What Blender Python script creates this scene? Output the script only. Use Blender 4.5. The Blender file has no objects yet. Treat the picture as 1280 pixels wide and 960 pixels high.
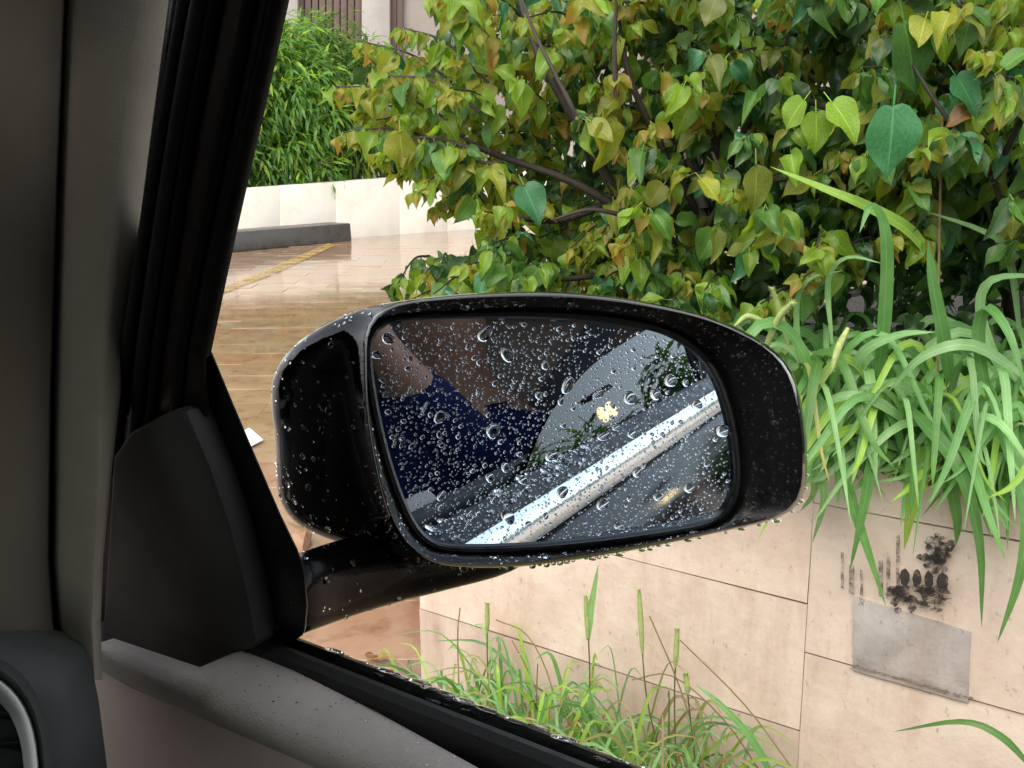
import bpy, bmesh, math, random
import numpy as np
from mathutils import Vector, Matrix, noise
random.seed(7); rng = random.Random(11)
C = bpy.context.scene.collection
S = bpy.context.scene
R = math.radians
# ------------------------------------------------------------------ camera
F = 1350.0; PH = math.atan(280/F); TH = math.atan(1844*math.cos(PH)/F)
D = Vector((math.sin(TH)*math.cos(PH), math.cos(TH)*math.cos(PH), -math.sin(PH)))
RT = Vector((math.cos(TH), -math.sin(TH), 0)); UP = RT.cross(D)
O = Vector((0, 0, 1.4))
cam = bpy.data.cameras.new('camera'); co = bpy.data.objects.new('camera', cam); C.objects.link(co)
cam.sensor_width = 36; cam.lens = 36*F/1280; cam.clip_start = 0.02; cam.clip_end = 500
m = Matrix((RT, UP, -D)).transposed().to_4x4(); m.translation = O; co.matrix_world = m
S.camera = co
# ------------------------------------------------------------------ sky, sun, exposure
SUN_EL, SUN_AZ = 47, 252          # high, over the far side of the car, veiled by cloud
w = bpy.data.worlds.new('World'); S.world = w; w.use_nodes = True
wt = w.node_tree; bg = wt.nodes['Background']
sk = wt.nodes.new('ShaderNodeTexSky'); sk.sky_type = 'NISHITA'; sk.sun_disc = False
sk.sun_elevation = R(SUN_EL); sk.sun_rotation = R(SUN_AZ); sk.dust_density = 0.6; sk.air_density = 1.0; sk.ozone_density = 1.0
hs = wt.nodes.new('ShaderNodeHueSaturation'); hs.inputs['Saturation'].default_value = 0.22   # thick white cloud
wt.links.new(sk.outputs[0], hs.inputs['Color']); wt.links.new(hs.outputs[0], bg.inputs['Color'])
bg.inputs['Strength'].default_value = 0.15
sl = bpy.data.lights.new('sun', 'SUN'); sl.energy = 1.5; sl.angle = R(50); sl.color = (1, .90, .76)
so = bpy.data.objects.new('sun', sl); C.objects.link(so)
sd = Vector((math.sin(R(SUN_AZ))*math.cos(R(SUN_EL)), math.cos(R(SUN_AZ))*math.cos(R(SUN_EL)), math.sin(R(SUN_EL))))
so.rotation_euler = sd.to_track_quat('Z', 'Y').to_euler(); so.location = (0, -5, 20)
S.view_settings.view_transform = 'Standard'; S.view_settings.look = 'None'; S.view_settings.gamma = 1
S.view_settings.exposure = 1.36
S.render.engine = 'CYCLES'
S.cycles.max_bounces = 14; S.cycles.transmission_bounces = 10; S.cycles.glossy_bounces = 6; S.cycles.transparent_max_bounces = 12
S.cycles.diffuse_bounces = 5

# ------------------------------------------------------------------ helpers
def ray(x, y): return D + (x-640)/F*RT - (y-480)/F*UP
def onX(x, y, X): q = ray(x, y); return O + q*(X/q.x)
def onZ(x, y, z): q = ray(x, y); return O + q*((z-O.z)/q.z)
def onD(x, y, t): return O + ray(x, y)*t
ZB, XB, KT = 1.154, 0.34, 0.30
def onS(x, y, off=0.0):                        # on the leaning side plane of the car
    q = ray(x, y); t = (XB+off+KT*(ZB-O.z))/(q.x+KT*q.z); return O + q*t
def sideX(z, off=0.0): return XB+off-KT*(z-ZB) if z > ZB else XB+off
def new_obj(name, me, parent=None, loc=None, mat=None):
    o = bpy.data.objects.new(name, me); C.objects.link(o)
    if parent is not None: o.parent = parent
    if loc is not None: o.location = loc
    if mat is not None: me.materials.append(mat)
    return o
def wl(o):
    v = Vector((0, 0, 0))
    while o is not None: v = v + o.location; o = o.parent
    return v
def thing(name, label, cat, loc=(0, 0, 0), group=None):
    o = bpy.data.objects.new(name, None); C.objects.link(o); o.location = loc
    o['label'] = label; o['category'] = cat
    if group: o['group'] = group
    return o
def tag(o, label=None, cat=None, group=None, kind=None):
    if label: o['label'] = label
    if cat: o['category'] = cat
    if group: o['group'] = group
    if kind: o['kind'] = kind
    return o
def finish(bm, name, mat, parent=None, smooth=30, bevel=0, seg=2):
    """bm is in world coordinates; the object gets its origin at its centre."""
    if bevel:
        es = [e for e in bm.edges if len(e.link_faces) == 2 and e.calc_face_angle(0) > R(25)]
        if es: bmesh.ops.bevel(bm, geom=es, offset=bevel, segments=seg, profile=.5, affect='EDGES', clamp_overlap=True)
    c = Vector((0, 0, 0))
    if bm.verts:
        xs = [v.co for v in bm.verts]
        c = Vector([(min(p[i] for p in xs)+max(p[i] for p in xs))/2 for i in range(3)])
    bmesh.ops.translate(bm, verts=bm.verts, vec=-c)
    me = bpy.data.meshes.new(name); bm.to_mesh(me); bm.free()
    if smooth:
        for p in me.polygons: p.use_smooth = True
        if smooth < 180: me.set_sharp_from_angle(angle=R(smooth))
    ms = mat if isinstance(mat, (list, tuple)) else [mat]
    for x in ms: me.materials.append(x)
    o = bpy.data.objects.new(name, me); C.objects.link(o)
    if parent is not None: o.parent = parent; o.location = c - wl(parent)
    else: o.location = c
    return o
def bm_box(bm, lo, hi):
    vs = [bm.verts.new((x, y, z)) for x in (lo[0], hi[0]) for y in (lo[1], hi[1]) for z in (lo[2], hi[2])]
    for f in ((0,1,3,2),(4,6,7,5),(0,4,5,1),(2,3,7,6),(0,2,6,4),(1,5,7,3)): bm.faces.new([vs[i] for i in f])
    return vs
def box(name, lo, hi, mat, parent=None, bevel=0, smooth=30):
    bm = bmesh.new(); bm_box(bm, lo, hi); return finish(bm, name, mat, parent, smooth, bevel)
def catmull(pts, n=6):
    pts = [Vector(p) for p in pts]; out = []
    P = [pts[0]*2-pts[1]]+pts+[pts[-1]*2-pts[-2]]
    for i in range(1, len(P)-2):
        for k in range(n):
            t = k/n; a, b, c, d = P[i-1], P[i], P[i+1], P[i+2]
            out.append(.5*((2*b)+(c-a)*t+(2*a-5*b+4*c-d)*t*t+(3*b-a-3*c+d)*t**3))
    out.append(pts[-1]); return out
def bm_tube(bm, pts, rad, seg=8, cap=True, flat=1.0):
    n = len(pts); rings = []
    up = Vector((0, 0, 1))
    for i, p in enumerate(pts):
        t = (pts[min(i+1, n-1)]-pts[max(i-1, 0)]).normalized()
        a = t.cross(up)
        if a.length < .1: a = t.cross(Vector((1, 0, 0)))
        a.normalize(); b = a.cross(t)
        r = rad[i] if isinstance(rad, (list, tuple)) else rad
        rings.append([bm.verts.new(p+a*(r*math.cos(2*math.pi*k/seg))+b*(r*flat*math.sin(2*math.pi*k/seg))) for k in range(seg)])
    for i in range(n-1):
        for k in range(seg):
            bm.faces.new((rings[i][k], rings[i][(k+1) % seg], rings[i+1][(k+1) % seg], rings[i+1][k]))
    if cap and seg > 2: bm.faces.new(rings[0][::-1]); bm.faces.new(rings[-1])
def bm_loft(bm, rings, closed=True, cap0=False, cap1=False):
    R_ = [[bm.verts.new(p) for p in r] for r in rings]
    n = len(R_[0])
    for i in range(len(R_)-1):
        for k in range(n if closed else n-1):
            bm.faces.new((R_[i][k], R_[i][(k+1) % n], R_[i+1][(k+1) % n], R_[i+1][k]))
    if cap0: bm.faces.new(R_[0][::-1])
    if cap1: bm.faces.new(R_[-1])
    return R_
def slab(name, pts, vec, mat, parent=None, bevel=.002, smooth=30):
    """polygon pts (world) extruded by vec"""
    bm = bmesh.new(); vec = Vector(vec)
    a = [bm.verts.new(p) for p in pts]; b = [bm.verts.new(p+vec) for p in pts]
    bm.faces.new(a); bm.faces.new(b[::-1])
    for i in range(len(a)):
        j = (i+1) % len(a); bm.faces.new((a[i], b[i], b[j], a[j]))
    bmesh.ops.recalc_face_normals(bm, faces=bm.faces)
    return finish(bm, name, mat, parent, smooth, bevel)
def sheet(name, grid, thick, mat, parent=None, smooth=40):
    """grid of world points, thickened away from the camera"""
    bm = bmesh.new()
    g = [[bm.verts.new(p) for p in r] for r in grid]
    for i in range(len(g)-1):
        for j in range(len(g[0])-1):
            bm.faces.new((g[i][j], g[i][j+1], g[i+1][j+1], g[i+1][j]))
    back = [[bm.verts.new(p+(p-O).normalized()*thick) for p in r] for r in grid]
    for i in range(len(g)-1):
        for j in range(len(g[0])-1):
            bm.faces.new((back[i][j], back[i+1][j], back[i+1][j+1], back[i][j+1]))
    nI, nJ = len(g), len(g[0])
    for i in range(nI-1):
        bm.faces.new((g[i][0], g[i+1][0], back[i+1][0], back[i][0])); bm.faces.new((g[i+1][-1], g[i][-1], back[i][-1], back[i+1][-1]))
    for j in range(nJ-1):
        bm.faces.new((g[0][j+1], g[0][j], back[0][j], back[0][j+1])); bm.faces.new((g[-1][j], g[-1][j+1], back[-1][j+1], back[-1][j]))
    bmesh.ops.recalc_face_normals(bm, faces=bm.faces)
    return finish(bm, name, mat, parent, smooth)

# ------------------------------------------------------------------ materials
def srgb(r, g, b):
    f = lambda c: (c/255/12.92) if c/255 <= .04045 else ((c/255+.055)/1.055)**2.4
    return (f(r), f(g), f(b), 1)
def mat(name, cols, scale=8, rough=(.5, .7), bump=0, bscale=60, detail=6, spec=.5, coat=0, metal=0, coatr=.05, stretch=None, bdist=.002):
    mt = bpy.data.materials.new(name); mt.use_nodes = True
    nt = mt.node_tree; p = nt.nodes['Principled BSDF']
    tc = nt.nodes.new('ShaderNodeTexCoord'); src = tc.outputs['Object']
    if stretch:
        mp = nt.nodes.new('ShaderNodeMapping'); mp.inputs['Scale'].default_value = stretch
        nt.links.new(src, mp.inputs[0]); src = mp.outputs[0]
    n = nt.nodes.new('ShaderNodeTexNoise'); n.inputs['Scale'].default_value = scale; n.inputs['Detail'].default_value = detail
    n.inputs['Roughness'].default_value = .62
    nt.links.new(src, n.inputs['Vector'])
    cr = nt.nodes.new('ShaderNodeValToRGB'); nt.links.new(n.outputs['Fac'], cr.inputs[0])
    e = cr.color_ramp.elements
    while len(e) < len(cols): e.new(.5)
    for i, c in enumerate(cols):
        e[i].position = .3+.4*i/max(1, len(cols)-1); e[i].color = tuple(c)[:3]+(1,)
    nt.links.new(cr.outputs[0], p.inputs['Base Color'])
    mr = nt.nodes.new('ShaderNodeMapRange'); mr.inputs['From Min'].default_value = .3; mr.inputs['From Max'].default_value = .7
    mr.inputs['To Min'].default_value = rough[0]; mr.inputs['To Max'].default_value = rough[1]
    nt.links.new(n.outputs['Fac'], mr.inputs['Value']); nt.links.new(mr.outputs[0], p.inputs['Roughness'])
    p.inputs['Specular IOR Level'].default_value = spec; p.inputs['Metallic'].default_value = metal
    p.inputs['Coat Weight'].default_value = coat; p.inputs['Coat Roughness'].default_value = coatr
    if bump:
        b = nt.nodes.new('ShaderNodeBump'); b.inputs['Strength'].default_value = bump; b.inputs['Distance'].default_value = bdist
        n2 = nt.nodes.new('ShaderNodeTexNoise'); n2.inputs['Scale'].default_value = bscale; n2.inputs['Detail'].default_value = 5
        nt.links.new(src, n2.inputs['Vector']); nt.links.new(n2.outputs['Fac'], b.inputs['Height']); nt.links.new(b.outputs[0], p.inputs['Normal'])
    return mt
def G(v): return (v, v, v*.98, 1)
M = {}
M['trim'] = mat('pillar_fabric', [(.20,.178,.140,1),(.24,.217,.175,1)], 30, (.85,.95), .45, 900, spec=.2, bdist=.0006)
M['trim_dark'] = mat('dash_side_fabric', [(.115,.098,.075,1),(.135,.117,.09,1)], 20, (.8,.95), .25, 700, spec=.2, bdist=.0006)
M['headliner'] = mat('headliner_cloth', [(.10,.097,.088,1),(.12,.117,.107,1)], 40, (.9,1), .2, 400, spec=.1)
M['sail'] = mat('sail_plastic', [G(.028),G(.036)], 30, (.55,.7), .35, 1400, spec=.35, bdist=.0005)
M['rubber'] = mat('black_rubber', [G(.006),G(.011)], 60, (.45,.65), .15, 500, spec=.35)
M['rubber_wet'] = mat('wet_black_rubber', [G(.004),G(.008)], 90, (.25,.55), .3, 220, spec=.16)
M['frame'] = mat('brown_black_frame_plastic', [(.009,.0045,.004,1),(.013,.007,.006,1)], 30, (.22,.4), .15, 220, spec=.35)
M['door'] = mat('door_grey_vinyl', [(.33,.29,.265,1),(.39,.345,.315,1)], 40, (.6,.75), .7, 700, spec=.4, bdist=.0006)
M['door_low'] = mat('door_brown_vinyl', [(.42,.32,.285,1),(.48,.37,.33,1)], 25, (.5,.65), .4, 1000, spec=.4, bdist=.0006)
M['dash'] = mat('dash_plastic', [G(.035),G(.045)], 40, (.5,.7), .35, 900, spec=.35, bdist=.0006)
M['vent'] = mat('vent_plastic', [G(.006),G(.009)], 40, (.4,.5), spec=.4)
M['chrome'] = mat('satin_chrome', [G(.93),G(.96)], 40, (.45,.6), metal=1)
M['strip'] = mat('belt_strip_metal', [(.78,.82,.85,1),(.86,.9,.92,1)], 60, (.08,.2), .2, 120, metal=1)
M['paint'] = mat('wet_black_paint', [(.0015,.0015,.002,1),(.003,.003,.0035,1)], 90, (.02,.07), .2, 160, spec=.4, bdist=.0006)
M['foot'] = mat('wet_black_foot', [(.0012,.0012,.0015,1),(.002,.002,.0024,1)], 60, (.05,.22), .25, 160, spec=.12, bdist=.0008)
M['paint_clean'] = mat('black_paint', [(.003,.003,.004,1),(.005,.005,.006,1)], 30, (.03,.08), spec=.4)
M['bezel'] = mat('matte_black_plastic', [G(.0018),G(.0035)], 160, (.25,.45), .25, 420, spec=.25, bdist=.0006)
M['seat'] = mat('seat_cloth', [(.22,.16,.12,1),(.27,.2,.155,1)], 30, (.85,.95), .3, 500, spec=.15)
M['skin'] = mat('brown_skin', [(.28,.14,.085,1),(.33,.17,.105,1)], 20, (.45,.6), .15, 300, spec=.35)
M['navy'] = mat('navy_cloth', [(.006,.009,.04,1),(.011,.015,.062,1)], 30, (.85,.95), .3, 500, spec=.15)
M['trouser'] = mat('dark_trouser_cloth', [G(.03),G(.045)], 30, (.85,.95), .3, 500, spec=.15)
M['hair'] = mat('black_hair', [G(.006),G(.012)], 80, (.4,.6), .5, 300, stretch=(1,1,.2))
def glassy(name, tint, dark=0.0, rough=0.0):
    mt = bpy.data.materials.new(name); mt.use_nodes = True; nt = mt.node_tree; nt.nodes.clear()
    out = nt.nodes.new('ShaderNodeOutputMaterial'); mx = nt.nodes.new('ShaderNodeMixShader')
    fr = nt.nodes.new('ShaderNodeFresnel'); fr.inputs[0].default_value = 1.5
    tr = nt.nodes.new('ShaderNodeBsdfTransparent'); tr.inputs[0].default_value = tint
    gl = nt.nodes.new('ShaderNodeBsdfGlossy'); gl.inputs['Roughness'].default_value = rough
    nt.links.new(fr.outputs[0], mx.inputs[0]); nt.links.new(tr.outputs[0], mx.inputs[1]); nt.links.new(gl.outputs[0], mx.inputs[2])
    nt.links.new(mx.outputs[0], out.inputs[0]); return mt
M['windscreen'] = glassy('windscreen_glass', (.75,.8,.78,1))
M['door_glass'] = glassy('door_window_glass', (.22,.27,.27,1))
M['side_tint'] = glassy('side_window_glass', (.45,.5,.5,1))
M['tinted'] = glassy('tinted_glass', (.10,.13,.14,1))
def mirror_mat():
    mt = bpy.data.materials.new('mirror_silver'); mt.use_nodes = True; p = mt.node_tree.nodes['Principled BSDF']
    p.inputs['Metallic'].default_value = 1; p.inputs['Base Color'].default_value = (.70,.84,.98,1); p.inputs['Roughness'].default_value = .012
    return mt
M['mirror'] = mirror_mat()
def water_mat():
    mt = bpy.data.materials.new('water_drop'); mt.use_nodes = True; p = mt.node_tree.nodes['Principled BSDF']
    p.inputs['Base Color'].default_value = (1,1,1,1); p.inputs['Roughness'].default_value = 0; p.inputs['IOR'].default_value = 1.33
    p.inputs['Transmission Weight'].default_value = 1; return mt
M['water'] = water_mat()

# wall stone, far wall, ground
M['stone'] = mat('peach_stone', [(.54,.42,.34,1),(.64,.515,.43,1),(.68,.57,.47,1)], 7, (.55,.8), .5, 45, detail=9, bdist=.004)
M['stone_b'] = mat('peach_stone_pale', [(.56,.45,.37,1),(.66,.55,.46,1),(.70,.60,.50,1)], 5, (.55,.8), .5, 40, detail=9, bdist=.004)
M['stone_c'] = mat('peach_stone_stained', [(.42,.32,.26,1),(.55,.44,.36,1),(.60,.48,.40,1)], 9, (.5,.8), .6, 50, detail=10, bdist=.004, stretch=(1,1,.35))
def weather(mt, sc=55, amt=.55):
    nt = mt.node_tree; p = nt.nodes['Principled BSDF']; L = nt.links; old = p.inputs['Base Color'].links[0].from_socket
    tc = nt.nodes.new('ShaderNodeTexCoord'); geo = nt.nodes.new('ShaderNodeNewGeometry')
    def layer(old, scale, lo, hi, col, stretch, fac):
        mp = nt.nodes.new('ShaderNodeMapping'); mp.inputs['Scale'].default_value = stretch; L.new(geo.outputs['Position'], mp.inputs[0])
        n = nt.nodes.new('ShaderNodeTexNoise'); n.inputs['Scale'].default_value = scale; n.inputs['Detail'].default_value = 9; n.inputs['Roughness'].default_value = .68; L.new(mp.outputs[0], n.inputs['Vector'])
        mr = nt.nodes.new('ShaderNodeMapRange'); mr.inputs['From Min'].default_value = lo; mr.inputs['From Max'].default_value = hi; mr.inputs['To Max'].default_value = fac; L.new(n.outputs['Fac'], mr.inputs['Value'])
        mx = nt.nodes.new('ShaderNodeMixRGB'); mx.blend_type = 'MULTIPLY'; mx.inputs[2].default_value = col; L.new(mr.outputs[0], mx.inputs[0]); L.new(old, mx.inputs[1]); return mx.outputs[0]
    c = layer(old, 7, .52, .72, (.62,.52,.46,1), (1,1,.22), .6)
    c = layer(c, sc, .60, .70, (.22,.17,.13,1), (1,1,.7), amt)
    c = layer(c, 3.0, .50, .75, (.86,.75,.70,1), (1,1,1), .8)
    L.new(c, p.inputs['Base Color'])
for k_ in ('stone', 'stone_b', 'stone_c'): weather(M[k_])
M['mortar'] = mat('dark_joint', [(.12,.09,.07,1),(.3,.235,.19,1)], 20, (.8,.95), .5, 90)
M['patch'] = mat('grey_cement', [(.28,.25,.23,1),(.40,.365,.34,1),(.47,.435,.405,1)], 9, (.6,.85), .6, 70, detail=9, bdist=.003)
weather(M['patch'], 40, .7)
M['soil'] = mat('wet_soil', [(.012,.009,.006,1),(.035,.026,.017,1)], 25, (.6,.9), .8, 60, bdist=.02)
M['white_wall'] = mat('cream_wall_paint', [(.62,.56,.46,1),(.76,.71,.62,1),(.80,.76,.68,1)], 1.6, (.6,.8), .3, 20, detail=9)
M['kerb'] = mat('dark_wet_kerb', [(.03,.03,.028,1),(.07,.07,.066,1)], 6, (.2,.5), .5, 30)
M['yellow_solid'] = mat('yellow_road_paint', [(.42,.27,.05,1),(.55,.38,.09,1)], 8, (.25,.5), .2, 60)
M['paper'] = mat('white_paper', [(.8,.8,.78,1),(.85,.85,.83,1)], 8, (.4,.6))
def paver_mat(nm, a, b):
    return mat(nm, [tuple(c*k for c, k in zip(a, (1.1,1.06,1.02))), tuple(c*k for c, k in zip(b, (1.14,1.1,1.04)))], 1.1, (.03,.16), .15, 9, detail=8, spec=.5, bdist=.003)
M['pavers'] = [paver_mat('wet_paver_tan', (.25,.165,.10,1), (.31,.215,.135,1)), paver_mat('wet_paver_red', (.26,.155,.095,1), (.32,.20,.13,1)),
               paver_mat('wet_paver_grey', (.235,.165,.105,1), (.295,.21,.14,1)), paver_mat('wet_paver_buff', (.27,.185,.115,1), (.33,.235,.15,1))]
M['joint'] = mat('wet_sand_joint', [(.09,.06,.04,1),(.17,.12,.085,1)], 15, (.2,.5), .4, 60)
M['bark'] = mat('dark_bark', [(.018,.013,.010,1),(.05,.038,.028,1)], 40, (.6,.85), .7, 90, stretch=(1,1,.3), bdist=.004)
M['stem'] = mat('green_stem', [(.07,.075,.02,1),(.11,.10,.03,1)], 30, (.4,.6))
M['bldg'] = mat('grey_pink_render', [(.19,.16,.145,1),(.27,.235,.215,1)], 1.2, (.7,.9), .2, 30)
M['column'] = mat('grey_column', [(.24,.22,.20,1),(.34,.315,.29,1)], 1.5, (.6,.8), .2, 30)
M['shutter'] = mat('brown_shutter', [(.05,.03,.024,1),(.11,.07,.055,1)], 6, (.5,.7), .2, 30, stretch=(1,1,.1))

def leafmat(name, a, b, tip=None, trans=.35, rough=.36, jitter=.35, grass=False):
    mt = bpy.data.materials.new(name); mt.use_nodes = True; nt = mt.node_tree; L = nt.links
    p = nt.nodes['Principled BSDF']; out = nt.nodes['Material Output']
    tc = nt.nodes.new('ShaderNodeTexCoord'); oi = nt.nodes.new('ShaderNodeObjectInfo')
    n = nt.nodes.new('ShaderNodeTexNoise'); n.inputs['Scale'].default_value = 22; n.inputs['Detail'].default_value = 4
    L.new(tc.outputs['Object'], n.inputs['Vector'])
    cr = nt.nodes.new('ShaderNodeValToRGB'); L.new(n.outputs['Fac'], cr.inputs[0])
    cr.color_ramp.elements[0].position = .35; cr.color_ramp.elements[0].color = a
    cr.color_ramp.elements[1].position = .65; cr.color_ramp.elements[1].color = b
    # midrib and side veins from the leaf's own UV
    sx = nt.nodes.new('ShaderNodeSeparateXYZ'); L.new(tc.outputs['UV'], sx.inputs[0])
    ab = nt.nodes.new('ShaderNodeMath'); ab.operation = 'ABSOLUTE'; L.new(sx.outputs['X'], ab.inputs[0])
    lt = nt.nodes.new('ShaderNodeMath'); lt.operation = 'LESS_THAN'; lt.inputs[1].default_value = .045; L.new(ab.outputs[0], lt.inputs[0])
    m1 = nt.nodes.new('ShaderNodeMath'); m1.operation = 'MULTIPLY_ADD'; L.new(ab.outputs[0], m1.inputs[0]); m1.inputs[1].default_value = .75 if grass else -.55
    if not grass: L.new(sx.outputs['Y'], m1.inputs[2])
    else: m1.inputs[2].default_value = .04
    m2 = nt.nodes.new('ShaderNodeMath'); m2.operation = 'MULTIPLY'; L.new(m1.outputs[0], m2.inputs[0]); m2.inputs[1].default_value = 7
    m3 = nt.nodes.new('ShaderNodeMath'); m3.operation = 'FRACT'; L.new(m2.outputs[0], m3.inputs[0])
    m4 = nt.nodes.new('ShaderNodeMath'); m4.operation = 'LESS_THAN'; m4.inputs[1].default_value = .10; L.new(m3.outputs[0], m4.inputs[0])
    m5 = nt.nodes.new('ShaderNodeMath'); m5.operation = 'MULTIPLY'; L.new(m4.outputs[0], m5.inputs[0]); m5.inputs[1].default_value = .35
    mxv = nt.nodes.new('ShaderNodeMath'); mxv.operation = 'MAXIMUM'; L.new(lt.outputs[0], mxv.inputs[0]); L.new(m5.outputs[0], mxv.inputs[1])
    vm = nt.nodes.new('ShaderNodeMixRGB'); vm.inputs[0].default_value = 0; L.new(mxv.outputs[0], vm.inputs[0]); L.new(cr.outputs[0], vm.inputs[1])
    vm.inputs[2].default_value = tuple(min(1, c*1.35+.006) for c in b[:3])+(1,)
    col = vm.outputs[0]
    if tip:
        mt2 = nt.nodes.new('ShaderNodeMixRGB'); mt2.inputs[2].default_value = tip
        mr = nt.nodes.new('ShaderNodeMapRange'); mr.inputs['From Min'].default_value = .2; mr.inputs['From Max'].default_value = 1.0; mr.inputs['To Max'].default_value = .85
        L.new(sx.outputs['Y'], mr.inputs['Value']); L.new(mr.outputs[0], mt2.inputs[0]); L.new(col, mt2.inputs[1]); col = mt2.outputs[0]
    h = nt.nodes.new('ShaderNodeHueSaturation')
    mv = nt.nodes.new('ShaderNodeMapRange'); mv.inputs['To Min'].default_value = 1.27-jitter; mv.inputs['To Max'].default_value = 1.27+jitter
    L.new(oi.outputs['Random'], mv.inputs['Value']); L.new(mv.outputs[0], h.inputs['Value']); L.new(col, h.inputs['Color'])
    L.new(h.outputs[0], p.inputs['Base Color'])
    p.inputs['Roughness'].default_value = rough; p.inputs['Specular IOR Level'].default_value = .5
    bp = nt.nodes.new('ShaderNodeBump'); bp.inputs['Strength'].default_value = .35; bp.inputs['Distance'].default_value = .002
    n2 = nt.nodes.new('ShaderNodeTexNoise'); n2.inputs['Scale'].default_value = 90; L.new(tc.outputs['Object'], n2.inputs['Vector'])
    ad = nt.nodes.new('ShaderNodeMath'); ad.operation = 'SUBTRACT'; L.new(n2.outputs['Fac'], ad.inputs[0]); L.new(mxv.outputs[0], ad.inputs[1])
    L.new(ad.outputs[0], bp.inputs['Height']); L.new(bp.outputs[0], p.inputs['Normal'])
    tr = nt.nodes.new('ShaderNodeBsdfTranslucent')
    h2 = nt.nodes.new('ShaderNodeHueSaturation'); h2.inputs['Value'].default_value = 1.5; h2.inputs['Saturation'].default_value = 1.1; h2.inputs['Hue'].default_value = .49
    L.new(h.outputs[0], h2.inputs['Color']); L.new(h2.outputs[0], tr.inputs[0])
    ms = nt.nodes.new('ShaderNodeMixShader'); ms.inputs[0].default_value = trans
    L.new(p.outputs[0], ms.inputs[1]); L.new(tr.outputs[0], ms.inputs[2]); L.new(ms.outputs[0], out.inputs[0])
    return mt
LM = {
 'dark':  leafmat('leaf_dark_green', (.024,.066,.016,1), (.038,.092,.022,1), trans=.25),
 'green': leafmat('leaf_green', (.055,.14,.025,1), (.09,.19,.035,1), trans=.4),
 'blue':  leafmat('leaf_blue_green', (.03,.115,.045,1), (.045,.155,.06,1), rough=.22),
 'lime':  leafmat('leaf_lime', (.15,.27,.03,1), (.22,.34,.045,1), trans=.5),
 'yellow':leafmat('leaf_yellow_green', (.19,.22,.025,1), (.27,.29,.04,1), trans=.5),
 'olive': leafmat('leaf_olive', (.11,.135,.022,1), (.15,.18,.03,1), trans=.4),
 'orange':leafmat('leaf_orange_tip', (.24,.23,.03,1), (.29,.27,.04,1), tip=(.38,.19,.05,1), trans=.5),
 'gold': leafmat('leaf_glow_gold', (.36,.17,.035,1), (.46,.25,.06,1), trans=.2, rough=.15),  # for the added leaves on the paving, reflected lamplight put into their colour
 'hedge': leafmat('leaf_hedge_green', (.05,.13,.025,1), (.08,.18,.035,1), trans=.45),
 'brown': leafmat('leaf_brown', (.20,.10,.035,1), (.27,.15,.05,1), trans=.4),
}
GM = [leafmat('grass_green', (.085,.215,.055,1), (.125,.275,.085,1), trans=.35, rough=.35, jitter=.3, grass=True),
      leafmat('grass_pale_green', (.14,.28,.10,1), (.20,.345,.145,1), trans=.35, rough=.35, jitter=.3, grass=True),
      leafmat('grass_lime', (.19,.33,.05,1), (.25,.40,.075,1), trans=.4, rough=.35, jitter=.3, grass=True),
      leafmat('grass_dark', (.05,.13,.025,1), (.08,.18,.04,1), trans=.3, rough=.4, jitter=.3, grass=True), leafmat('grass_brown_tip', (.13,.24,.06,1), (.17,.29,.07,1), tip=(.30,.19,.08,1), trans=.3, rough=.45, jitter=.3, grass=True)]
GM.append(leafmat('grass_dead', (.22,.17,.08,1), (.30,.23,.11,1), trans=.2, rough=.6, jitter=.3, grass=True))
M['straw'] = mat('dry_grass', [(.18,.13,.06,1),(.25,.19,.09,1)], 30, (.6,.8))
M['seed'] = mat('seed_head', [(.26,.34,.10,1),(.40,.46,.18,1)], 80, (.6,.8), .5, 300)

# ================================================================== GROUND AND WALLS
XW, YC, ZT = 2.0, 1.80, 0.84
GA = R(51); ga = Vector((math.sin(GA), math.cos(GA), 0)); gb = Vector((math.cos(GA), -math.sin(GA), 0))
def ground_mat():
    mt = mat('wet_paving', [(.22,.155,.10,1),(.29,.215,.145,1),(.35,.27,.185,1)], .7, (.03,.2), .12, 7, detail=8, bdist=.004)
    nt = mt.node_tree; p = nt.nodes['Principled BSDF']; L = nt.links
    old = p.inputs['Base Color'].links[0].from_socket
    tc = nt.nodes.new('ShaderNodeTexCoord'); mp = nt.nodes.new('ShaderNodeMapping'); mp.inputs['Rotation'].default_value = (0, 0, GA)
    L.new(tc.outputs['Object'], mp.inputs[0])
    bt = nt.nodes.new('ShaderNodeTexBrick'); bt.inputs['Scale'].default_value = 1; bt.inputs['Brick Width'].default_value = .84; bt.inputs['Row Height'].default_value = .42
    bt.inputs['Mortar Size'].default_value = .006; bt.inputs['Color1'].default_value = (1,1,1,1); bt.inputs['Color2'].default_value = (.97,.94,.91,1); bt.inputs['Mortar'].default_value = (.8,.76,.72,1)
    L.new(mp.outputs[0], bt.inputs['Vector'])
    mx = nt.nodes.new('ShaderNodeMixRGB'); mx.blend_type = 'MULTIPLY'; mx.inputs[0].default_value = 1
    L.new(old, mx.inputs[1]); L.new(bt.outputs['Color'], mx.inputs[2]); L.new(mx.outputs[0], p.inputs['Base Color'])
    return mt
M['ground'] = ground_mat()
for k_ in M['pavers']+[M['ground']]: weather(k_, 22, .25)
for k_ in M['pavers']+[M['ground']]: weather(k_, 3.2, .35)
bm = bmesh.new()
vs = [bm.verts.new(p) for p in ((-150,-150,-.004),(150,-150,-.004),(150,150,-.004),(-150,150,-.004))]; bm.faces.new(vs)
ground = tag(finish(bm, 'driveway', M['ground'], None, 0), kind='structure')
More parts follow.
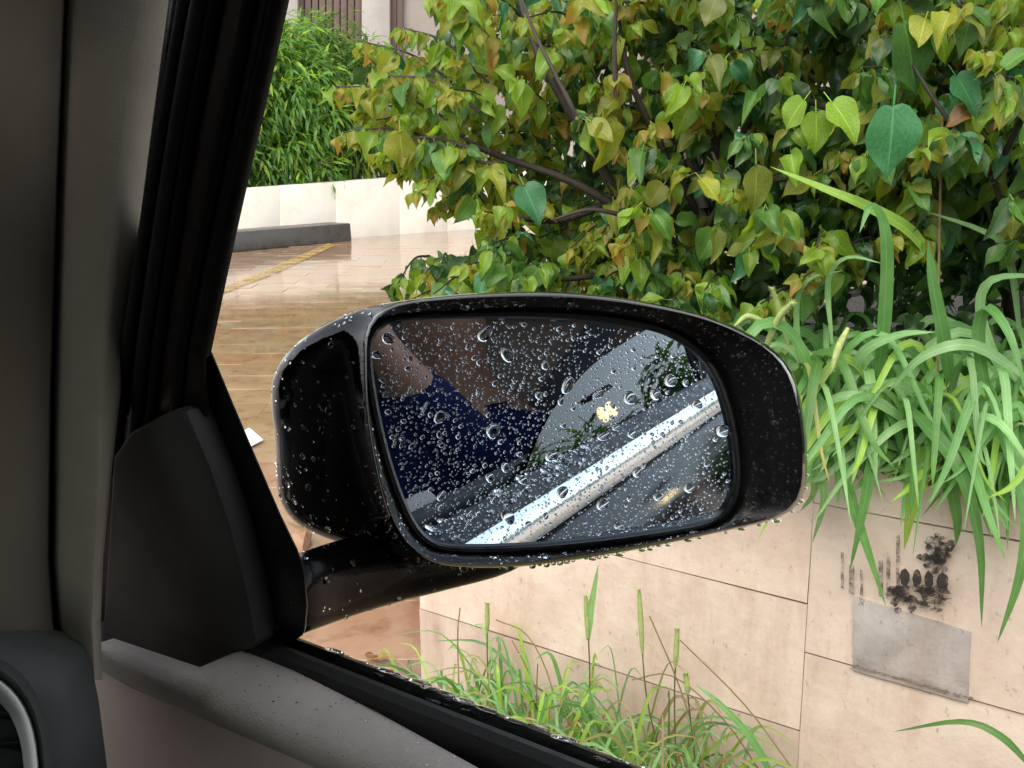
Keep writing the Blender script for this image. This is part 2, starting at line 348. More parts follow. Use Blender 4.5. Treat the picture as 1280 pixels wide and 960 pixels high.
# paving blocks near enough to tell apart
def proj(p):
    v = p-O; z = v.dot(D)
    return (640+F*v.dot(RT)/z, 480-F*v.dot(UP)/z) if z > .05 else (-1e4, -1e4)
cand = []
for i in range(0, 46):
    for j in range(-30, 30):
        p = ga*(i*.42+.15)+gb*(j*.84+(.42 if i % 2 else 0)+.07)
        if p.x > XW-.05 and p.y < YC+.05 and p.y > -9: continue
        if p.x < .8: continue
        x, y = proj(p)
        if (180 < x < 660 and 285 < y < 735) or (330 < x < 600 and 730 < y < 960): cand.append((p.length, p))
cand.sort(key=lambda a: a[0])
pm = []
for k in range(4):
    bm = bmesh.new(); h = Vector((.4187, .2087, .03))
    bm_box(bm, (-h.x, -h.y, -.03), (h.x, h.y, 0)); bmesh.ops.bevel(bm, geom=[e for e in bm.edges if abs(e.verts[0].co.z) < .001 and abs(e.verts[1].co.z) < .001], offset=.0015, segments=1, affect='EDGES')
    me = bpy.data.meshes.new('paver'); bm.to_mesh(me); bm.free(); me.materials.append(M['pavers'][k]); pm.append(me)
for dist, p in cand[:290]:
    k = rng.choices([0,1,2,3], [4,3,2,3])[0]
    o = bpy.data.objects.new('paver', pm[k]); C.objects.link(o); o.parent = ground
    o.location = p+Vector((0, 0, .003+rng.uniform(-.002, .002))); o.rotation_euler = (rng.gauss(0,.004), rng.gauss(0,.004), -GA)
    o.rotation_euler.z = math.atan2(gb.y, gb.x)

# retaining wall of dressed stone, planter soil behind
rw = thing('retaining_wall', 'low peach stone retaining wall beside the car, grass spilling over its top', 'wall', (XW, 0, 0))
box('wall_core', (XW+.03, -8, -.1), (XW+.34, YC-.03, ZT-.015), M['mortar'], rw)
box('wall_core', (XW+.345, YC-.37, -.1), (6, YC-.03, ZT-.015), M['mortar'], rw)
def block(y0, y1, z0, z1, mt, dx=0):
    bm = bmesh.new(); n = 10
    lo = (XW+dx, y0+.0003, z0+.0018); hi = (XW+dx+.075, y1-.0003, z1-.0018)
    bm_box(bm, lo, hi)
    bmesh.ops.subdivide_edges(bm, edges=[e for e in bm.edges], cuts=2, use_grid_fill=True)
    sd_ = rng.uniform(0, 100)
    for v in bm.verts:
        q = Vector((v.co.x*6, v.co.y*5+sd_, v.co.z*7)); v.co.x += .006*noise.noise(q); v.co.z += .004*noise.noise(q*1.3+Vector((9,0,0))); v.co.y += .0002*noise.noise(q*2)
    return finish(bm, 'stone_block', mt, rw, 50, 0)
SM = [M['stone'], M['stone_b'], M['stone_c']]
for (z0, z1) in ((-.05, .237), (.237, .52), (.52, ZT)):
    block(.7495, YC, z0, z1, SM[0] if z0 > .2 else SM[2], .001)
y = .748
first = True
while y > -7:
    L_ = 1.15
    off = 0
    for (z0, z1) in ((-.05, .11), (.11, .415), (.415, .735), (.735, ZT)):
        block(y-L_, y, z0, z1, SM[1] if first else rng.choice(SM), -.002+.002*rng.random())
    y -= L_; first = False
for (z0, z1) in ((-.05, .237), (.237, .52), (.52, ZT)):      # the return at its end
    for a in range(3):
        bm = bmesh.new(); bm_box(bm, (XW+.08+a*1.2, YC-.075, z0+.003), (XW+.08+a*1.2+1.19, YC-.001, z1-.003)); finish(bm, 'stone_block', rng.choice(SM), rw, 30, .003)
# cement patch and faded stencil print on the stones
pt = [onX(1066,746,XW-.0065), onX(1213,790,XW-.0065), onX(1210,879,XW-.0065), onX(1066,838,XW-.0065)]
pl = []
for i in range(4):
    a, b = pt[i], pt[(i+1) % 4]
    for k in range(8):
        q = a.lerp(b, k/8); q = q+Vector((0, rng.gauss(0,.0004), rng.gauss(0,.0004))); pl.append(q)
o = slab('cement_patch', pl, (.012, 0, 0), M['patch'], rw, .0006); o['label'] = 'grey cement patch on the peach stone'
def stencil_mat():
    mt = bpy.data.materials.new('worn_black_print'); mt.use_nodes = True; nt = mt.node_tree; L = nt.links
    p = nt.nodes['Principled BSDF']; out = nt.nodes['Material Output']; p.inputs['Base Color'].default_value = (.02,.017,.014,1); p.inputs['Roughness'].default_value = .8
    tc = nt.nodes.new('ShaderNodeTexCoord'); n = nt.nodes.new('ShaderNodeTexNoise'); n.inputs['Scale'].default_value = 70; n.inputs['Detail'].default_value = 8; n.inputs['Roughness'].default_value = .7
    L.new(tc.outputs['Object'], n.inputs[0]); mr = nt.nodes.new('ShaderNodeMapRange'); mr.inputs['From Min'].default_value = .42; mr.inputs['From Max'].default_value = .62; mr.inputs['To Min'].default_value = .95; mr.inputs['To Max'].default_value = .05
    L.new(n.outputs['Fac'], mr.inputs['Value'])
    tr = nt.nodes.new('ShaderNodeBsdfTransparent'); ms = nt.nodes.new('ShaderNodeMixShader')
    L.new(mr.outputs[0], ms.inputs[0]); L.new(tr.outputs[0], ms.inputs[1]); L.new(p.outputs[0], ms.inputs[2]); L.new(ms.outputs[0], out.inputs[0])
    return mt
def worn(name, col, lo, hi, sc, rough=.8):
    mt = stencil_mat(); mt.name = name; nt = mt.node_tree
    nt.nodes['Principled BSDF'].inputs['Base Color'].default_value = col; nt.nodes['Principled BSDF'].inputs['Roughness'].default_value = rough
    for n in nt.nodes:
        if n.type == 'TEX_NOISE': n.inputs['Scale'].default_value = sc
        if n.type == 'MAP_RANGE': n.inputs['From Min'].default_value = lo; n.inputs['From Max'].default_value = hi
    return mt
M['print'] = stencil_mat(); M['print_solid'] = worn('solid_print', (.016,.013,.011,1), .56, .78, 80.0); M['print_faint'] = worn('faint_print', (.10,.075,.06,1), .40, .60, 60.0)
M['yellow'] = worn('worn_yellow_paint', (.50,.33,.08,1), .36, .62, 3.0, .35)
bm = bmesh.new()
def blob(cx, cy, rx, ry, n=14, jag=.25, dx=-.0125):
    vs = [bm.verts.new(onX(cx+rx*(1+rng.uniform(-jag, jag))*math.cos(2*math.pi*k/n), cy+ry*(1+rng.uniform(-jag, jag))*math.sin(2*math.pi*k/n), XW+dx)) for k in range(n)]
    bm.faces.new(vs)
def quad(x0, y0, x1, y1, dx=-.0125): bm.faces.new([bm.verts.new(onX(x, y, XW+dx)) for x, y in ((x0,y0),(x1,y0+1),(x1,y1+2),(x0,y1))])
for (x, y0, y1, wd) in ((1051,690,735,4),(1061,705,742,7),(1075,712,744,4),(1098,700,745,6),(1108,690,748,5),(1120,668,750,5)): quad(x, y0, x+wd, y1)
o = finish(bm, 'stencil_bars', M['print_faint'], rw, 0); o['label'] = 'faint grey stencil bars on the stone'; bm = bmesh.new()
for k in range(40): blob(1170+rng.gauss(0,1)*11, 692+rng.gauss(0,1)*11, rng.uniform(3,7), rng.uniform(3,6), 9, .4, -.0128-.00008*k)
for k in range(46): blob(rng.uniform(1112,1186), 735+rng.random()**1.4*30, rng.uniform(4,9), rng.uniform(3,6), 9, .4, -.0166-.00008*k)
o = finish(bm, 'stencil_print', M['print'], rw, 0); o['label'] = 'faded black stencil print on the stone'
bm = bmesh.new()
for n_, (x, wd_) in enumerate(((1131,7),(1146,6.5),(1161,7),(1178,9))): blob(x, 722+n_*1.5, wd_*.85, 11, 16, .12, -.0128-.009-.0002*n_)
o = finish(bm, 'stencil_arches', M['print_solid'], rw, 0); o['label'] = 'row of four black arched stencil marks on the stone'
# crack and loose mortar along the joint below the patch
bm = bmesh.new()
for k in range(60):
    t_ = k/59; x = 1066+t_*150+rng.gauss(0,1); y = 832+t_*41+rng.gauss(0,.8); r__ = rng.uniform(.6,1.6)*(2 if .35 < t_ < .8 and rng.random() < .35 else 1)
    blob(x, y, r__*1.6, r__, 7, .4, -.0085-.00005*k)
o = finish(bm, 'joint_crack', M['mortar'], rw, 0)
# planter soil
bm = bmesh.new(); gr = []
for i in range(25):
    rrow = []
    for j in range(40):
        x = XW+.3+i*.14; yy = YC-.32-j*.25
        rrow.append(Vector((x, yy, ZT-.06+.10*(1-math.exp(-i*.3))+.05*noise.noise(Vector((x*2, yy*2, 0))))))
    gr.append(rrow)
bm_loft(bm, gr, closed=False); bmesh.ops.recalc_face_normals(bm, faces=bm.faces)
tag(finish(bm, 'planter_soil', M['soil'], None, 180), kind='structure')

# far cream wall, kerb, markings
def upright(x, yb, yt):
    b = onZ(x, yb, 0); h = (b-O).to_2d().length; q = ray(x, yt); t = h/q.to_2d().length
    return b, O+q*t
fw = thing('garden_wall', 'long cream painted garden wall across the far side of the driveway', 'wall', onZ(440, 297, 0))
xs = [60, 180, 292, 350, 420, 500, 560, 640, 760, 900]
for i in range(len(xs)-1):
    x0, x1 = xs[i], xs[i+1]
    yb = lambda x: 297-.07*(x-440); yt = lambda x: 237-.0755*(x-290)
    b0, t0 = upright(x0, yb(x0), yt(x0)); b1, t1 = upright(x1-.4, yb(x1), yt(x1))
    n = (b1-b0).cross(Vector((0, 0, 1))).normalized()
    if n.dot(O-b0) > 0: n = -n
    b0.z = b1.z = -.1
    slab('wall_panel', [b0, b1, t1, t0], n*(.25+.004*(i % 2)), M['white_wall'], fw, .012)
a, b = onZ(235, 321, 0), onZ(440, 301, 0); n = (b-a).cross(Vector((0, 0, 1))).normalized()
if n.dot(O-a) > 0: n = -n
kb = tag(slab('kerb_block', [a, b, b+n*.5, a+n*.5], (0, 0, .31), M['kerb'], None, .03), 'dark wet concrete kerb block in front of the cream wall', 'kerb')
for v in kb.data.vertices: v.co += Vector((noise.noise(v.co*3), noise.noise(v.co*3+Vector((4,0,0))), noise.noise(v.co*4+Vector((0,4,0)))))*.03
def flat(name, pxs, z, mt):
    bm = bmesh.new(); bm.faces.new([bm.verts.new(onZ(x, y, z)) for x, y in pxs]); bmesh.ops.recalc_face_normals(bm, faces=bm.faces)
    for f_ in bm.faces:
        if f_.normal.z < 0: f_.normal_flip()
    return finish(bm, name, mt, None, 0)
tag(flat('yellow_line', [(410,304),(418,307),(345,341),(262,372),(250,368),(330,338)], .012, M['yellow']), kind='structure')
bm = bmesh.new()
q = [onZ(x, y, .012) for x, y in ((299,542),(312,540),(329,551),(314,558),(299,556))]
bm.faces.new([bm.verts.new(p+Vector((0, 0, z))) for p, z in zip(q, (.0, .02, .004, .0, .0))]); bmesh.ops.recalc_face_normals(bm, faces=bm.faces)
bmesh.ops.solidify(bm, geom=bm.faces[:], thickness=.003)
tag(finish(bm, 'paper_scrap', M['paper'], None, 0), 'scrap of white paper lying on the brown paving', 'paper')
bm = bmesh.new(); bm_box(bm, (-.07,-.05,-.035), (.06,.05,.03)); bmesh.ops.subdivide_edges(bm, edges=bm.edges[:], cuts=2, use_grid_fill=True)
for v in bm.verts: v.co += Vector((noise.noise(v.co*17), noise.noise(v.co*19+Vector((5,0,0))), noise.noise(v.co*15+Vector((0,7,0)))))*.022
bmesh.ops.rotate(bm, verts=bm.verts, cent=(0,0,0), matrix=Matrix.Rotation(.6, 3, 'Z'))
bmesh.ops.translate(bm, verts=bm.verts, vec=onZ(370, 682, 0)+Vector((0, 0, .035)))
tag(finish(bm, 'brick_fragment', M['pavers'][1], None, 25), 'reddish broken brick on the paving just behind the mirror', 'brick')

# building beyond the hedge
def vplane(x, y, dist=26.0):
    q = ray(x, y); h = Vector((math.sin(TH), math.cos(TH), 0)); return O+q*(dist/q.dot(h))
hd = Vector((math.sin(TH), math.cos(TH), 0))
bl = thing('building', 'grey pink rendered building with columns and brown shutters beyond the hedge', 'building', vplane(600, 300, 26.4)*1.0)
def bpanel(name, x0, x1, y0, y1, d, th, mt):
    a, b, c, e = vplane(x0, y1, d), vplane(x1, y1, d), vplane(x1, y0, d), vplane(x0, y0, d)
    return slab(name, [a, b, c, e], hd*th, mt, bl, .01)
bpanel('wall', 150, 1500, -420, 330, 26.4, .4, M['bldg'])
bpanel('column', 452, 487, -420, 330, 26.0, .38, M['column'])
bpanel('column', 345, 372, -420, 330, 26.0, .38, M['column'])
bpanel('column', 700, 735, -420, 330, 26.0, .38, M['column'])
for x in list(range(372, 452, 9))+[488, 496]+list(range(805, 880, 9)):
    bpanel('shutter_slat', x, x+7.5, -420, 330, 26.25, .10, M['shutter'])
# ================================================================== PLANTS
def leaf_mesh(name, mt, kind='heart', fold=.35, droop=.5, wav=.06, sd=0):
    rr = random.Random(sd)
    if kind == 'heart': T = [0,.02,.06,.12,.20,.29,.39,.5,.61,.72,.82,.91,1]; W = [.0,.12,.22,.305,.362,.385,.375,.337,.277,.203,.130,.060,0]
    elif kind == 'thin': T = [0,.15,.4,.7,1]; W = [.0,.07,.10,.065,0]
    else:               T = [0,.06,.18,.34,.52,.7,.85,1];     W = [.0,.12,.24,.29,.27,.18,.08,0]
    vs, fs, uv = [], [], []
    ph = rr.uniform(0, 6)
    for t, w_ in zip(T, W):
        back = -.05 if (kind == 'heart' and 0 < t < .1) else 0
        for s in (-1, -.5, 0, .5, 1):
            x = s*w_; z = abs(s)*w_*fold - droop*.5*t*t + wav*math.sin(9*t+ph+s)*abs(s)
            yy = t*(1-.12*droop*t)+back*abs(s)
            vs.append((x, yy, z)); uv.append((s, t))
    n = len(T)
    for i in range(n-1):
        for k in range(4):
            fs.append((i*5+k, i*5+k+1, (i+1)*5+k+1, (i+1)*5+k))
    # stalk
    b = len(vs); vs += [(-.012, -.28, .02), (.012, -.28, .02), (.012, .02, 0), (-.012, .02, 0)]; uv += [(0, 0)]*4; fs.append((b, b+1, b+2, b+3))
    me = bpy.data.meshes.new(name); me.from_pydata(vs, [], fs)
    ul = me.uv_layers.new(name='UVMap')
    for lp in me.loops: ul.data[lp.index].uv = uv[lp.vertex_index]
    for p in me.polygons: p.use_smooth = True
    me.materials.append(mt); return me
LV = {}
for k in LM:
    LV[k] = [leaf_mesh('leaf', LM[k], 'heart' if i in (0, 1, 2, 5) else 'oval', fold=(.25,.5,.15,.4,.7,.85)[i], droop=(.5,1.0,.2,.7,1.3,.9)[i], wav=(.06,.1,.05,.08,.12,.14)[i], sd=i+len(k)) for i in range(6)]
def frame(tip, nrm):
    y = tip.normalized(); x = y.cross(nrm)
    if x.length < 1e-3: x = y.orthogonal()
    x.normalize(); z = x.cross(y); return Matrix((x, y, z)).transposed()
class Mass:
    """many leaves joined in one mesh, one material slot per kind"""
    def __init__(s): s.v, s.f, s.uv, s.mi, s.mats = [], [], [], [], []
    def add(s, me, mtx):
        if me.materials[0] not in s.mats: s.mats.append(me.materials[0])
        i0 = len(s.v); mi = s.mats.index(me.materials[0])
        s.v += [tuple(mtx @ v.co) for v in me.vertices]
        u = me.uv_layers[0].data
        for p in me.polygons:
            s.f.append(tuple(i0+i for i in p.vertices)); s.mi.append(mi)
            s.uv += [tuple(u[l].uv) for l in p.loop_indices]
    def build(s, name, parent):
        me = bpy.data.meshes.new(name); org = wl(parent)
        me.from_pydata([(a-org.x, b-org.y, c-org.z) for a, b, c in s.v], [], s.f)
        ul = me.uv_layers.new(name='UVMap'); ul.data.foreach_set('uv', [x for q in s.uv for x in q])
        for m_ in s.mats: me.materials.append(m_)
        me.polygons.foreach_set('material_index', s.mi); me.polygons.foreach_set('use_smooth', [True]*len(s.f))
        o = bpy.data.objects.new(name, me); C.objects.link(o); o.parent = parent; o['kind'] = 'stuff'; return o
def inpoly(x, y, P):
    c = False; j = len(P)-1
    for i in range(len(P)):
        if (P[i][1] > y) != (P[j][1] > y) and x < (P[j][0]-P[i][0])*(y-P[i][1])/(P[j][1]-P[i][1])+P[i][0]: c = not c
        j = i
    return c

# --- big shrub in the planter
BUSH = [(440,115),(462,75),(485,105),(520,105),(545,50),(580,-60),(1420,-90),(1420,330),(1240,330),(1130,300),(1050,320),(960,380),(900,400),(840,392),(560,372),(490,368),(500,350),(565,318),(610,292),(590,265),(555,228),(510,195),(455,178)]
sroot = Vector((2.45, 1.0, .88))
sh = thing('leafy_shrub', 'big spreading shrub with heart shaped leaves and yellow orange young tips, growing from the planter', 'shrub', sroot)
bmB = bmesh.new()
def branch(pxs, r0, r1, seg=7):
    p = catmull([onX(x, y, X) for x, y, X in pxs], 5); n = len(p)
    bm_tube(bmB, p, [r0+(r1-r0)*i/(n-1) for i in range(n)], seg)
    return p
# trunks and visible dark stems
branch([(905,520,2.5),(900,400,2.45),(885,300,2.4),(900,220,2.35),(880,120,2.3),(850,30,2.3)], .030, .012)
branch([(905,420,2.46),(870,330,2.35),(880,260,2.3),(860,200,2.35)], .022, .010)
branch([(1270,420,2.6),(1255,300,2.5),(1215,200,2.45),(1180,140,2.4),(1150,60,2.4)], .024, .009)
branch([(1255,300,2.5),(1268,220,2.45),(1290,150,2.4)], .016, .007)
branch([(860,360,2.4),(790,270,2.3),(730,170,2.15),(690,100,2.1),(665,50,2.1),(645,-20,2.1)], .016, .005)
branch([(790,270,2.3),(710,225,2.2),(600,185,2.1),(530,140,2.05),(455,65,2.0)], .012, .003)
branch([(770,250,2.3),(700,275,2.2),(640,272,2.05),(595,272,2.0)], .011, .003)
branch([(830,320,2.35),(740,345,2.2),(650,350,2.05),(560,345,2.0)], .010, .003)
branch([(880,280,2.4),(800,130,2.2),(775,40,2.15),(770,-30,2.15)], .010, .004)
branch([(900,220,2.35),(960,110,2.2),(990,20,2.2),(1000,-40,2.2)], .010, .004)
branch([(1215,200,2.45),(1100,160,2.3),(1000,120,2.15),(930,60,2.1)], .010, .003)
branch([(1180,140,2.4),(1110,40,2.2),(1080,-40,2.2)], .009, .003)
branch([(1240,200,2.5),(1200,100,2.2),(1240,20,2.15)], .009, .003)
branch([(870,330,2.35),(930,240,2.2),(1010,220,2.1)], .008, .003)
for pp in ([(735,200,2.02),(722,150,1.93),(690,85,1.90),(668,40,1.90),(645,-20,1.90)], [(770,120,1.95),(768,60,1.93),(772,-20,1.93)], [(1268,330,2.2),(1240,220,2.05),(1185,150,1.98),(1140,80,1.97)], [(1240,225,2.05),(1275,150,2.0),(1290,90,1.98)], [(800,275,2.1),(740,262,2.0),(690,275,1.95)], [(895,350,2.2),(885,290,2.1),(905,235,2.05),(890,190,2.02)]):
    branch(pp, .0065, .0028)
leafjobs = []   # (score, mesh, matrix, label)
def put(kind, p, tip, nrm, size, label=None, shape=None, pri=0):
    me = LV[kind][shape if shape is not None else rng.choices(range(6), [2,3,1,3,3,3])[0]]
    mtx = Matrix.Translation(p) @ (frame(tip, nrm) @ Matrix.Diagonal((size*(rng.uniform(.65,1.1) if pri < 5 else 1), size, size))).to_4x4()
    leafjobs.append((pri+size/(p-O).length*(1 if p.x < 2.3 else .3), me, mtx, label))
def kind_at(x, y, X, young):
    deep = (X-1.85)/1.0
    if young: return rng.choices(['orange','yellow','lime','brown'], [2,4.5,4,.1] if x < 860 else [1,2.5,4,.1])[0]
    if deep > .45: return rng.choices(['dark','green','olive'], [7,1.5,1])[0]  # deep leaves mostly coloured dark in place of self-shadowing
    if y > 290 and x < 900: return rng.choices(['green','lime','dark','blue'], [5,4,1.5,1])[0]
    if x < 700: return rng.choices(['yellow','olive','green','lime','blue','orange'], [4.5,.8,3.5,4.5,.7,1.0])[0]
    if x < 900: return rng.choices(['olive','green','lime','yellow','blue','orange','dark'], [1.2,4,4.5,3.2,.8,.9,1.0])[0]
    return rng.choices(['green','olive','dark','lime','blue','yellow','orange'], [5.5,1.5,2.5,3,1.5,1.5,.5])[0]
view = -D
tries = 0; shoots = []
HOLES = [(720,205,42),(690,320,40),(885,270,55),(945,330,50),(1190,235,62),(1085,265,58),(1245,310,66),(850,150,30),(985,205,42),(640,120,28),(560,150,22),(780,60,26),(1020,40,30),(1200,60,28)]
LOWP = [(478,372),(505,345),(575,312),(640,285),(900,320),(900,400),(560,400)]
while len(shoots) < 275 and tries < 20000:
    tries += 1
    x, y = rng.uniform(415, 1400), rng.uniform(-85, 400)
    lowz = len(shoots) < 46
    if lowz: x, y = rng.uniform(470, 900), rng.uniform(285, 400)
    if not inpoly(x, y, LOWP if lowz else BUSH): continue
    if any((x-a)**2+(y-b)**2 < 24**2 for a, b, c in shoots): continue
    if not lowz and rng.random() < .8 and any((x-a)**2+(y-b)**2 < r_*r_ for a, b, r_ in HOLES): continue
    shoots.append((x, y, rng.choice([1.88,1.95,2.0,2.08,2.15,2.25])))
SPRAYS = [((418,108),(560,150)),((428,165),(575,190)),((455,52),(590,125)),((447,135),(560,165)),((480,95),(600,140)),((520,235),(625,205)),((505,35),(610,105)),((545,255),(650,230)),((475,190),(590,185)),((540,-10),(620,60)),((470,150),(580,170)),((500,215),(600,190))]
for (x, y, X) in shoots+[(a[0], a[1], 1.9+.04*(i % 4)) for i, (a, b) in enumerate(SPRAYS)]:
    tip = onX(x, y, X)
    spray = [b for a, b in SPRAYS if a == (x, y)]
    # twig from inside the bush to the shoot tip
    inner = onX(x+rng.uniform(-10, 90), y+(rng.uniform(20, 90) if y < 285 else rng.uniform(-40, 20)), X+rng.uniform(.22,.45))
    if spray: inner = onX(spray[0][0], spray[0][1], X+.08)
    mid = tip.lerp(inner, .5)+Vector((0, 0, .03))
    tw = catmull([inner, mid, tip], 6 if spray else 4); n = len(tw)
    bm_tube(bmB, tw, [.0045-.0028*i/(n-1) for i in range(n)], 5)
    young = bool(spray) or rng.random() < (.62 if x < 800 and y < 280 else .38)
    for k in range(1, n):
        p = tw[k]; last = k >= n-3
        m_ = 2 if k < n-3 else (3 if not young else 5)
        for q in range(m_):
            out = Vector((rng.gauss(0,.6)-.25, rng.gauss(0,.6)-.15, rng.gauss(0,.25)))
            tipd = (out.normalized()*.7+Vector((0, 0, -rng.uniform(.35, 1.2)))).normalized()
            nrm = (view*.8+Vector((0, 0, .7))+Vector((rng.gauss(0,.5), rng.gauss(0,.5), rng.gauss(0,.3)))).normalized()
            sz = rng.uniform(.024,.05) if (young and last) else rng.uniform(.038,.070)*rng.choice([.75,1,1,1.2])
            put(kind_at(x, y, X, young and last), p+tipd*.28*sz, tipd, nrm, sz)
# leaves deep in the bush, their dark colour standing in for shade
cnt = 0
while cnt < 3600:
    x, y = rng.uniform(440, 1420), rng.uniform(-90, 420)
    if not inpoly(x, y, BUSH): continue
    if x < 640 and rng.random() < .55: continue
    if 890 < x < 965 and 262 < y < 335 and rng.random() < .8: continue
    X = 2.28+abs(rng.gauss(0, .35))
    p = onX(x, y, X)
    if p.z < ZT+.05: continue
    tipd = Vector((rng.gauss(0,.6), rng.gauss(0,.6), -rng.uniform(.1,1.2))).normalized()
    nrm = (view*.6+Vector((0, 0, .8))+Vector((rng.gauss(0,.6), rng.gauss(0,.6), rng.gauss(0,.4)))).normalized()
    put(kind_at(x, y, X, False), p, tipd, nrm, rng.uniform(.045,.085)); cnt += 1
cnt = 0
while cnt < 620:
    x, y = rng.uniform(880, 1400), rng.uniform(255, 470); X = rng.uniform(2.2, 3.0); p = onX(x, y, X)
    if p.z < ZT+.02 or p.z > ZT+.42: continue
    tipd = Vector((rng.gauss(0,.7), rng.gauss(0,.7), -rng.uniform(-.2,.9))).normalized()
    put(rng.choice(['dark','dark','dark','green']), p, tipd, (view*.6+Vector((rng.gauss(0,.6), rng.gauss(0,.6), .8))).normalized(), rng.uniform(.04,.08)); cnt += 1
# leaves one can point at
put('blue', onX(1117,133,1.82), (onX(1112,212,1.84)-onX(1117,133,1.82)), view+Vector((0,0,.5)), .125, 'large smooth blue green heart shaped leaf', 2, 9)
put('dark', onX(1130,28,1.95), (onX(1145,95,1.97)-onX(1130,28,1.95)), view+Vector((.3,0,.3)), .135, None, 2, 9)
put('blue', onX(655,232,1.9), (onX(682,285,1.9)-onX(655,232,1.9)), view+Vector((0,0,.8)), .095, None, 0, 9)
put('yellow', onX(500,165,1.88), (onX(503,248,1.88)-onX(500,165,1.88)), view+Vector((-.5,0,.2)), .10, None, 1, 9)
put('yellow', onX(755,155,1.9), (onX(768,240,1.9)-onX(755,155,1.9)), view+Vector((.6,0,.1)), .10, None, 1, 9)
put('olive', onX(945,205,1.9), (onX(948,260,1.9)-onX(945,205,1.9)), view+Vector((.2,0,.1)), .10, None, 3, 9)
put('lime', onX(1005,125,1.86), (onX(985,150,1.86)-onX(1005,125,1.86)), view+Vector((0,0,.8)), .07, None, 0, 9)
put('lime', onX(1040,128,1.86), (onX(1068,160,1.86)-onX(1040,128,1.86)), view+Vector((0,0,.8)), .085, None, 0, 9)
put('lime', onX(1020,140,1.85), (onX(1022,178,1.85)-onX(1020,140,1.85)), view+Vector((0,0,.4)), .075, None, 0, 9)
put('blue', onX(1195,95,1.92), (onX(1225,135,1.92)-onX(1195,95,1.92)), view+Vector((0,0,.8)), .08, None, 0, 9)
leafjobs.sort(key=lambda j: -j[0])
nsingle = 0; mass = Mass()
for sc, me, mtx, label in leafjobs:
    px, py = proj(mtx.translation)
    if nsingle < 298 and -20 < px < 1300 and -40 < py < 470:
        o = bpy.data.objects.new('leaf', me); C.objects.link(o); o.parent = sh
        mm = mtx.copy(); mm.translation = mtx.translation-sroot; o.matrix_basis = mm
        if label: o['label'] = label
        nsingle += 1
    else: mass.add(me, mtx)
mass.build('foliage', sh)
finish(bmB, 'branch', M['bark'], sh, 60)

# --- shrubs beyond the cream wall, and trees and shrubs further back along the planter (seen in the mirror)
small = [leaf_mesh('leaf', LM[k], 'thin', .3, .7, .05, i) for i, k in enumerate(('green','lime','hedge','olive'))]
def far_shrub(name, label, cat, c, rx, ry, rz, n, ls, wts, group=None, trunk=True):
    t = thing(name, label, cat, (c.x, c.y, 0), group)
    ms = Mass(); clump = []
    for k in range(max(12, n//55)):
        u = Vector((rng.gauss(0,1), rng.gauss(0,1), rng.gauss(0,1))).normalized()*rng.uniform(.55,1)
        clump.append((c+Vector((u.x*rx, u.y*ry, u.z*rz)), rng.uniform(.25,.5)*min(rx, rz)))
    for k in range(n):
        cc, rr_ = rng.choice(clump)
        u = Vector((rng.gauss(0,1), rng.gauss(0,1), rng.gauss(0,1))).normalized()*rr_*rng.uniform(.4,1)
        p = cc+u
        if p.z < .05: continue
        tipd = (u.normalized()+Vector((rng.gauss(0,.5), rng.gauss(0,.5), -rng.uniform(0,.9)))).normalized()
        ms.add(rng.choices(small, wts)[0], Matrix.Translation(p) @ (frame(tipd, Vector((rng.gauss(0,.4), rng.gauss(0,.4), 1))+view*.5)*ls*rng.uniform(.7,1.3)).to_4x4())
    ms.build('foliage' if not trunk else 'crown', t)
    b2 = bmesh.new()
    for k in range(5):
        a = rng.uniform(0, 6.28); e = c+Vector((math.cos(a)*rx*.5, math.sin(a)*ry*.5, rz*.5))
        bm_tube(b2, catmull([Vector((c.x+.1*math.cos(a), c.y+.1*math.sin(a), -.05)), Vector((c.x, c.y, max(.3, c.z-.5*rz)))+Vector((.15*math.cos(a), .15*math.sin(a), 0)), e], 4), [.09,.085,.08,.07,.065,.05,.04,.03,.02][:9], 6)
    finish(b2, 'trunk', M['bark'], t, 60)
    return t
def behind(x, y, extra):
    b, _ = upright(x, 297-.07*(x-440), 230); h = (b-O).to_2d().length+extra; q = ray(x, y); return O+q*(h/q.to_2d().length)
GH = 'shrubs behind the cream wall'
far_shrub('hedge_shrub', 'feathery green shrub behind the cream wall, right beside the windscreen pillar', 'shrub', behind(340,140,1.3), 1.2, 1.2, 1.65, 6000, .26, [5,3,4,1], GH)
far_shrub('hedge_shrub', 'feathery green shrub behind the cream wall, left of the tall grey column', 'shrub', behind(418,130,1.5), 1.1, 1.1, 1.5, 5600, .26, [5,3.5,4,1], GH)
far_shrub('hedge_shrub', 'feathery green shrub behind the cream wall, partly hidden by the yellow leaved branches', 'shrub', behind(492,150,1.6), 1.0, 1.1, 1.15, 4000, .26, [5,3,5,1], GH)
far_shrub('hedge_shrub', 'feathery green shrub behind the cream wall, hidden by the windscreen pillar except for its edge', 'shrub', behind(255,120,1.4), 1.2, 1.2, 1.7, 4000, .26, [5,3,5,1], GH)

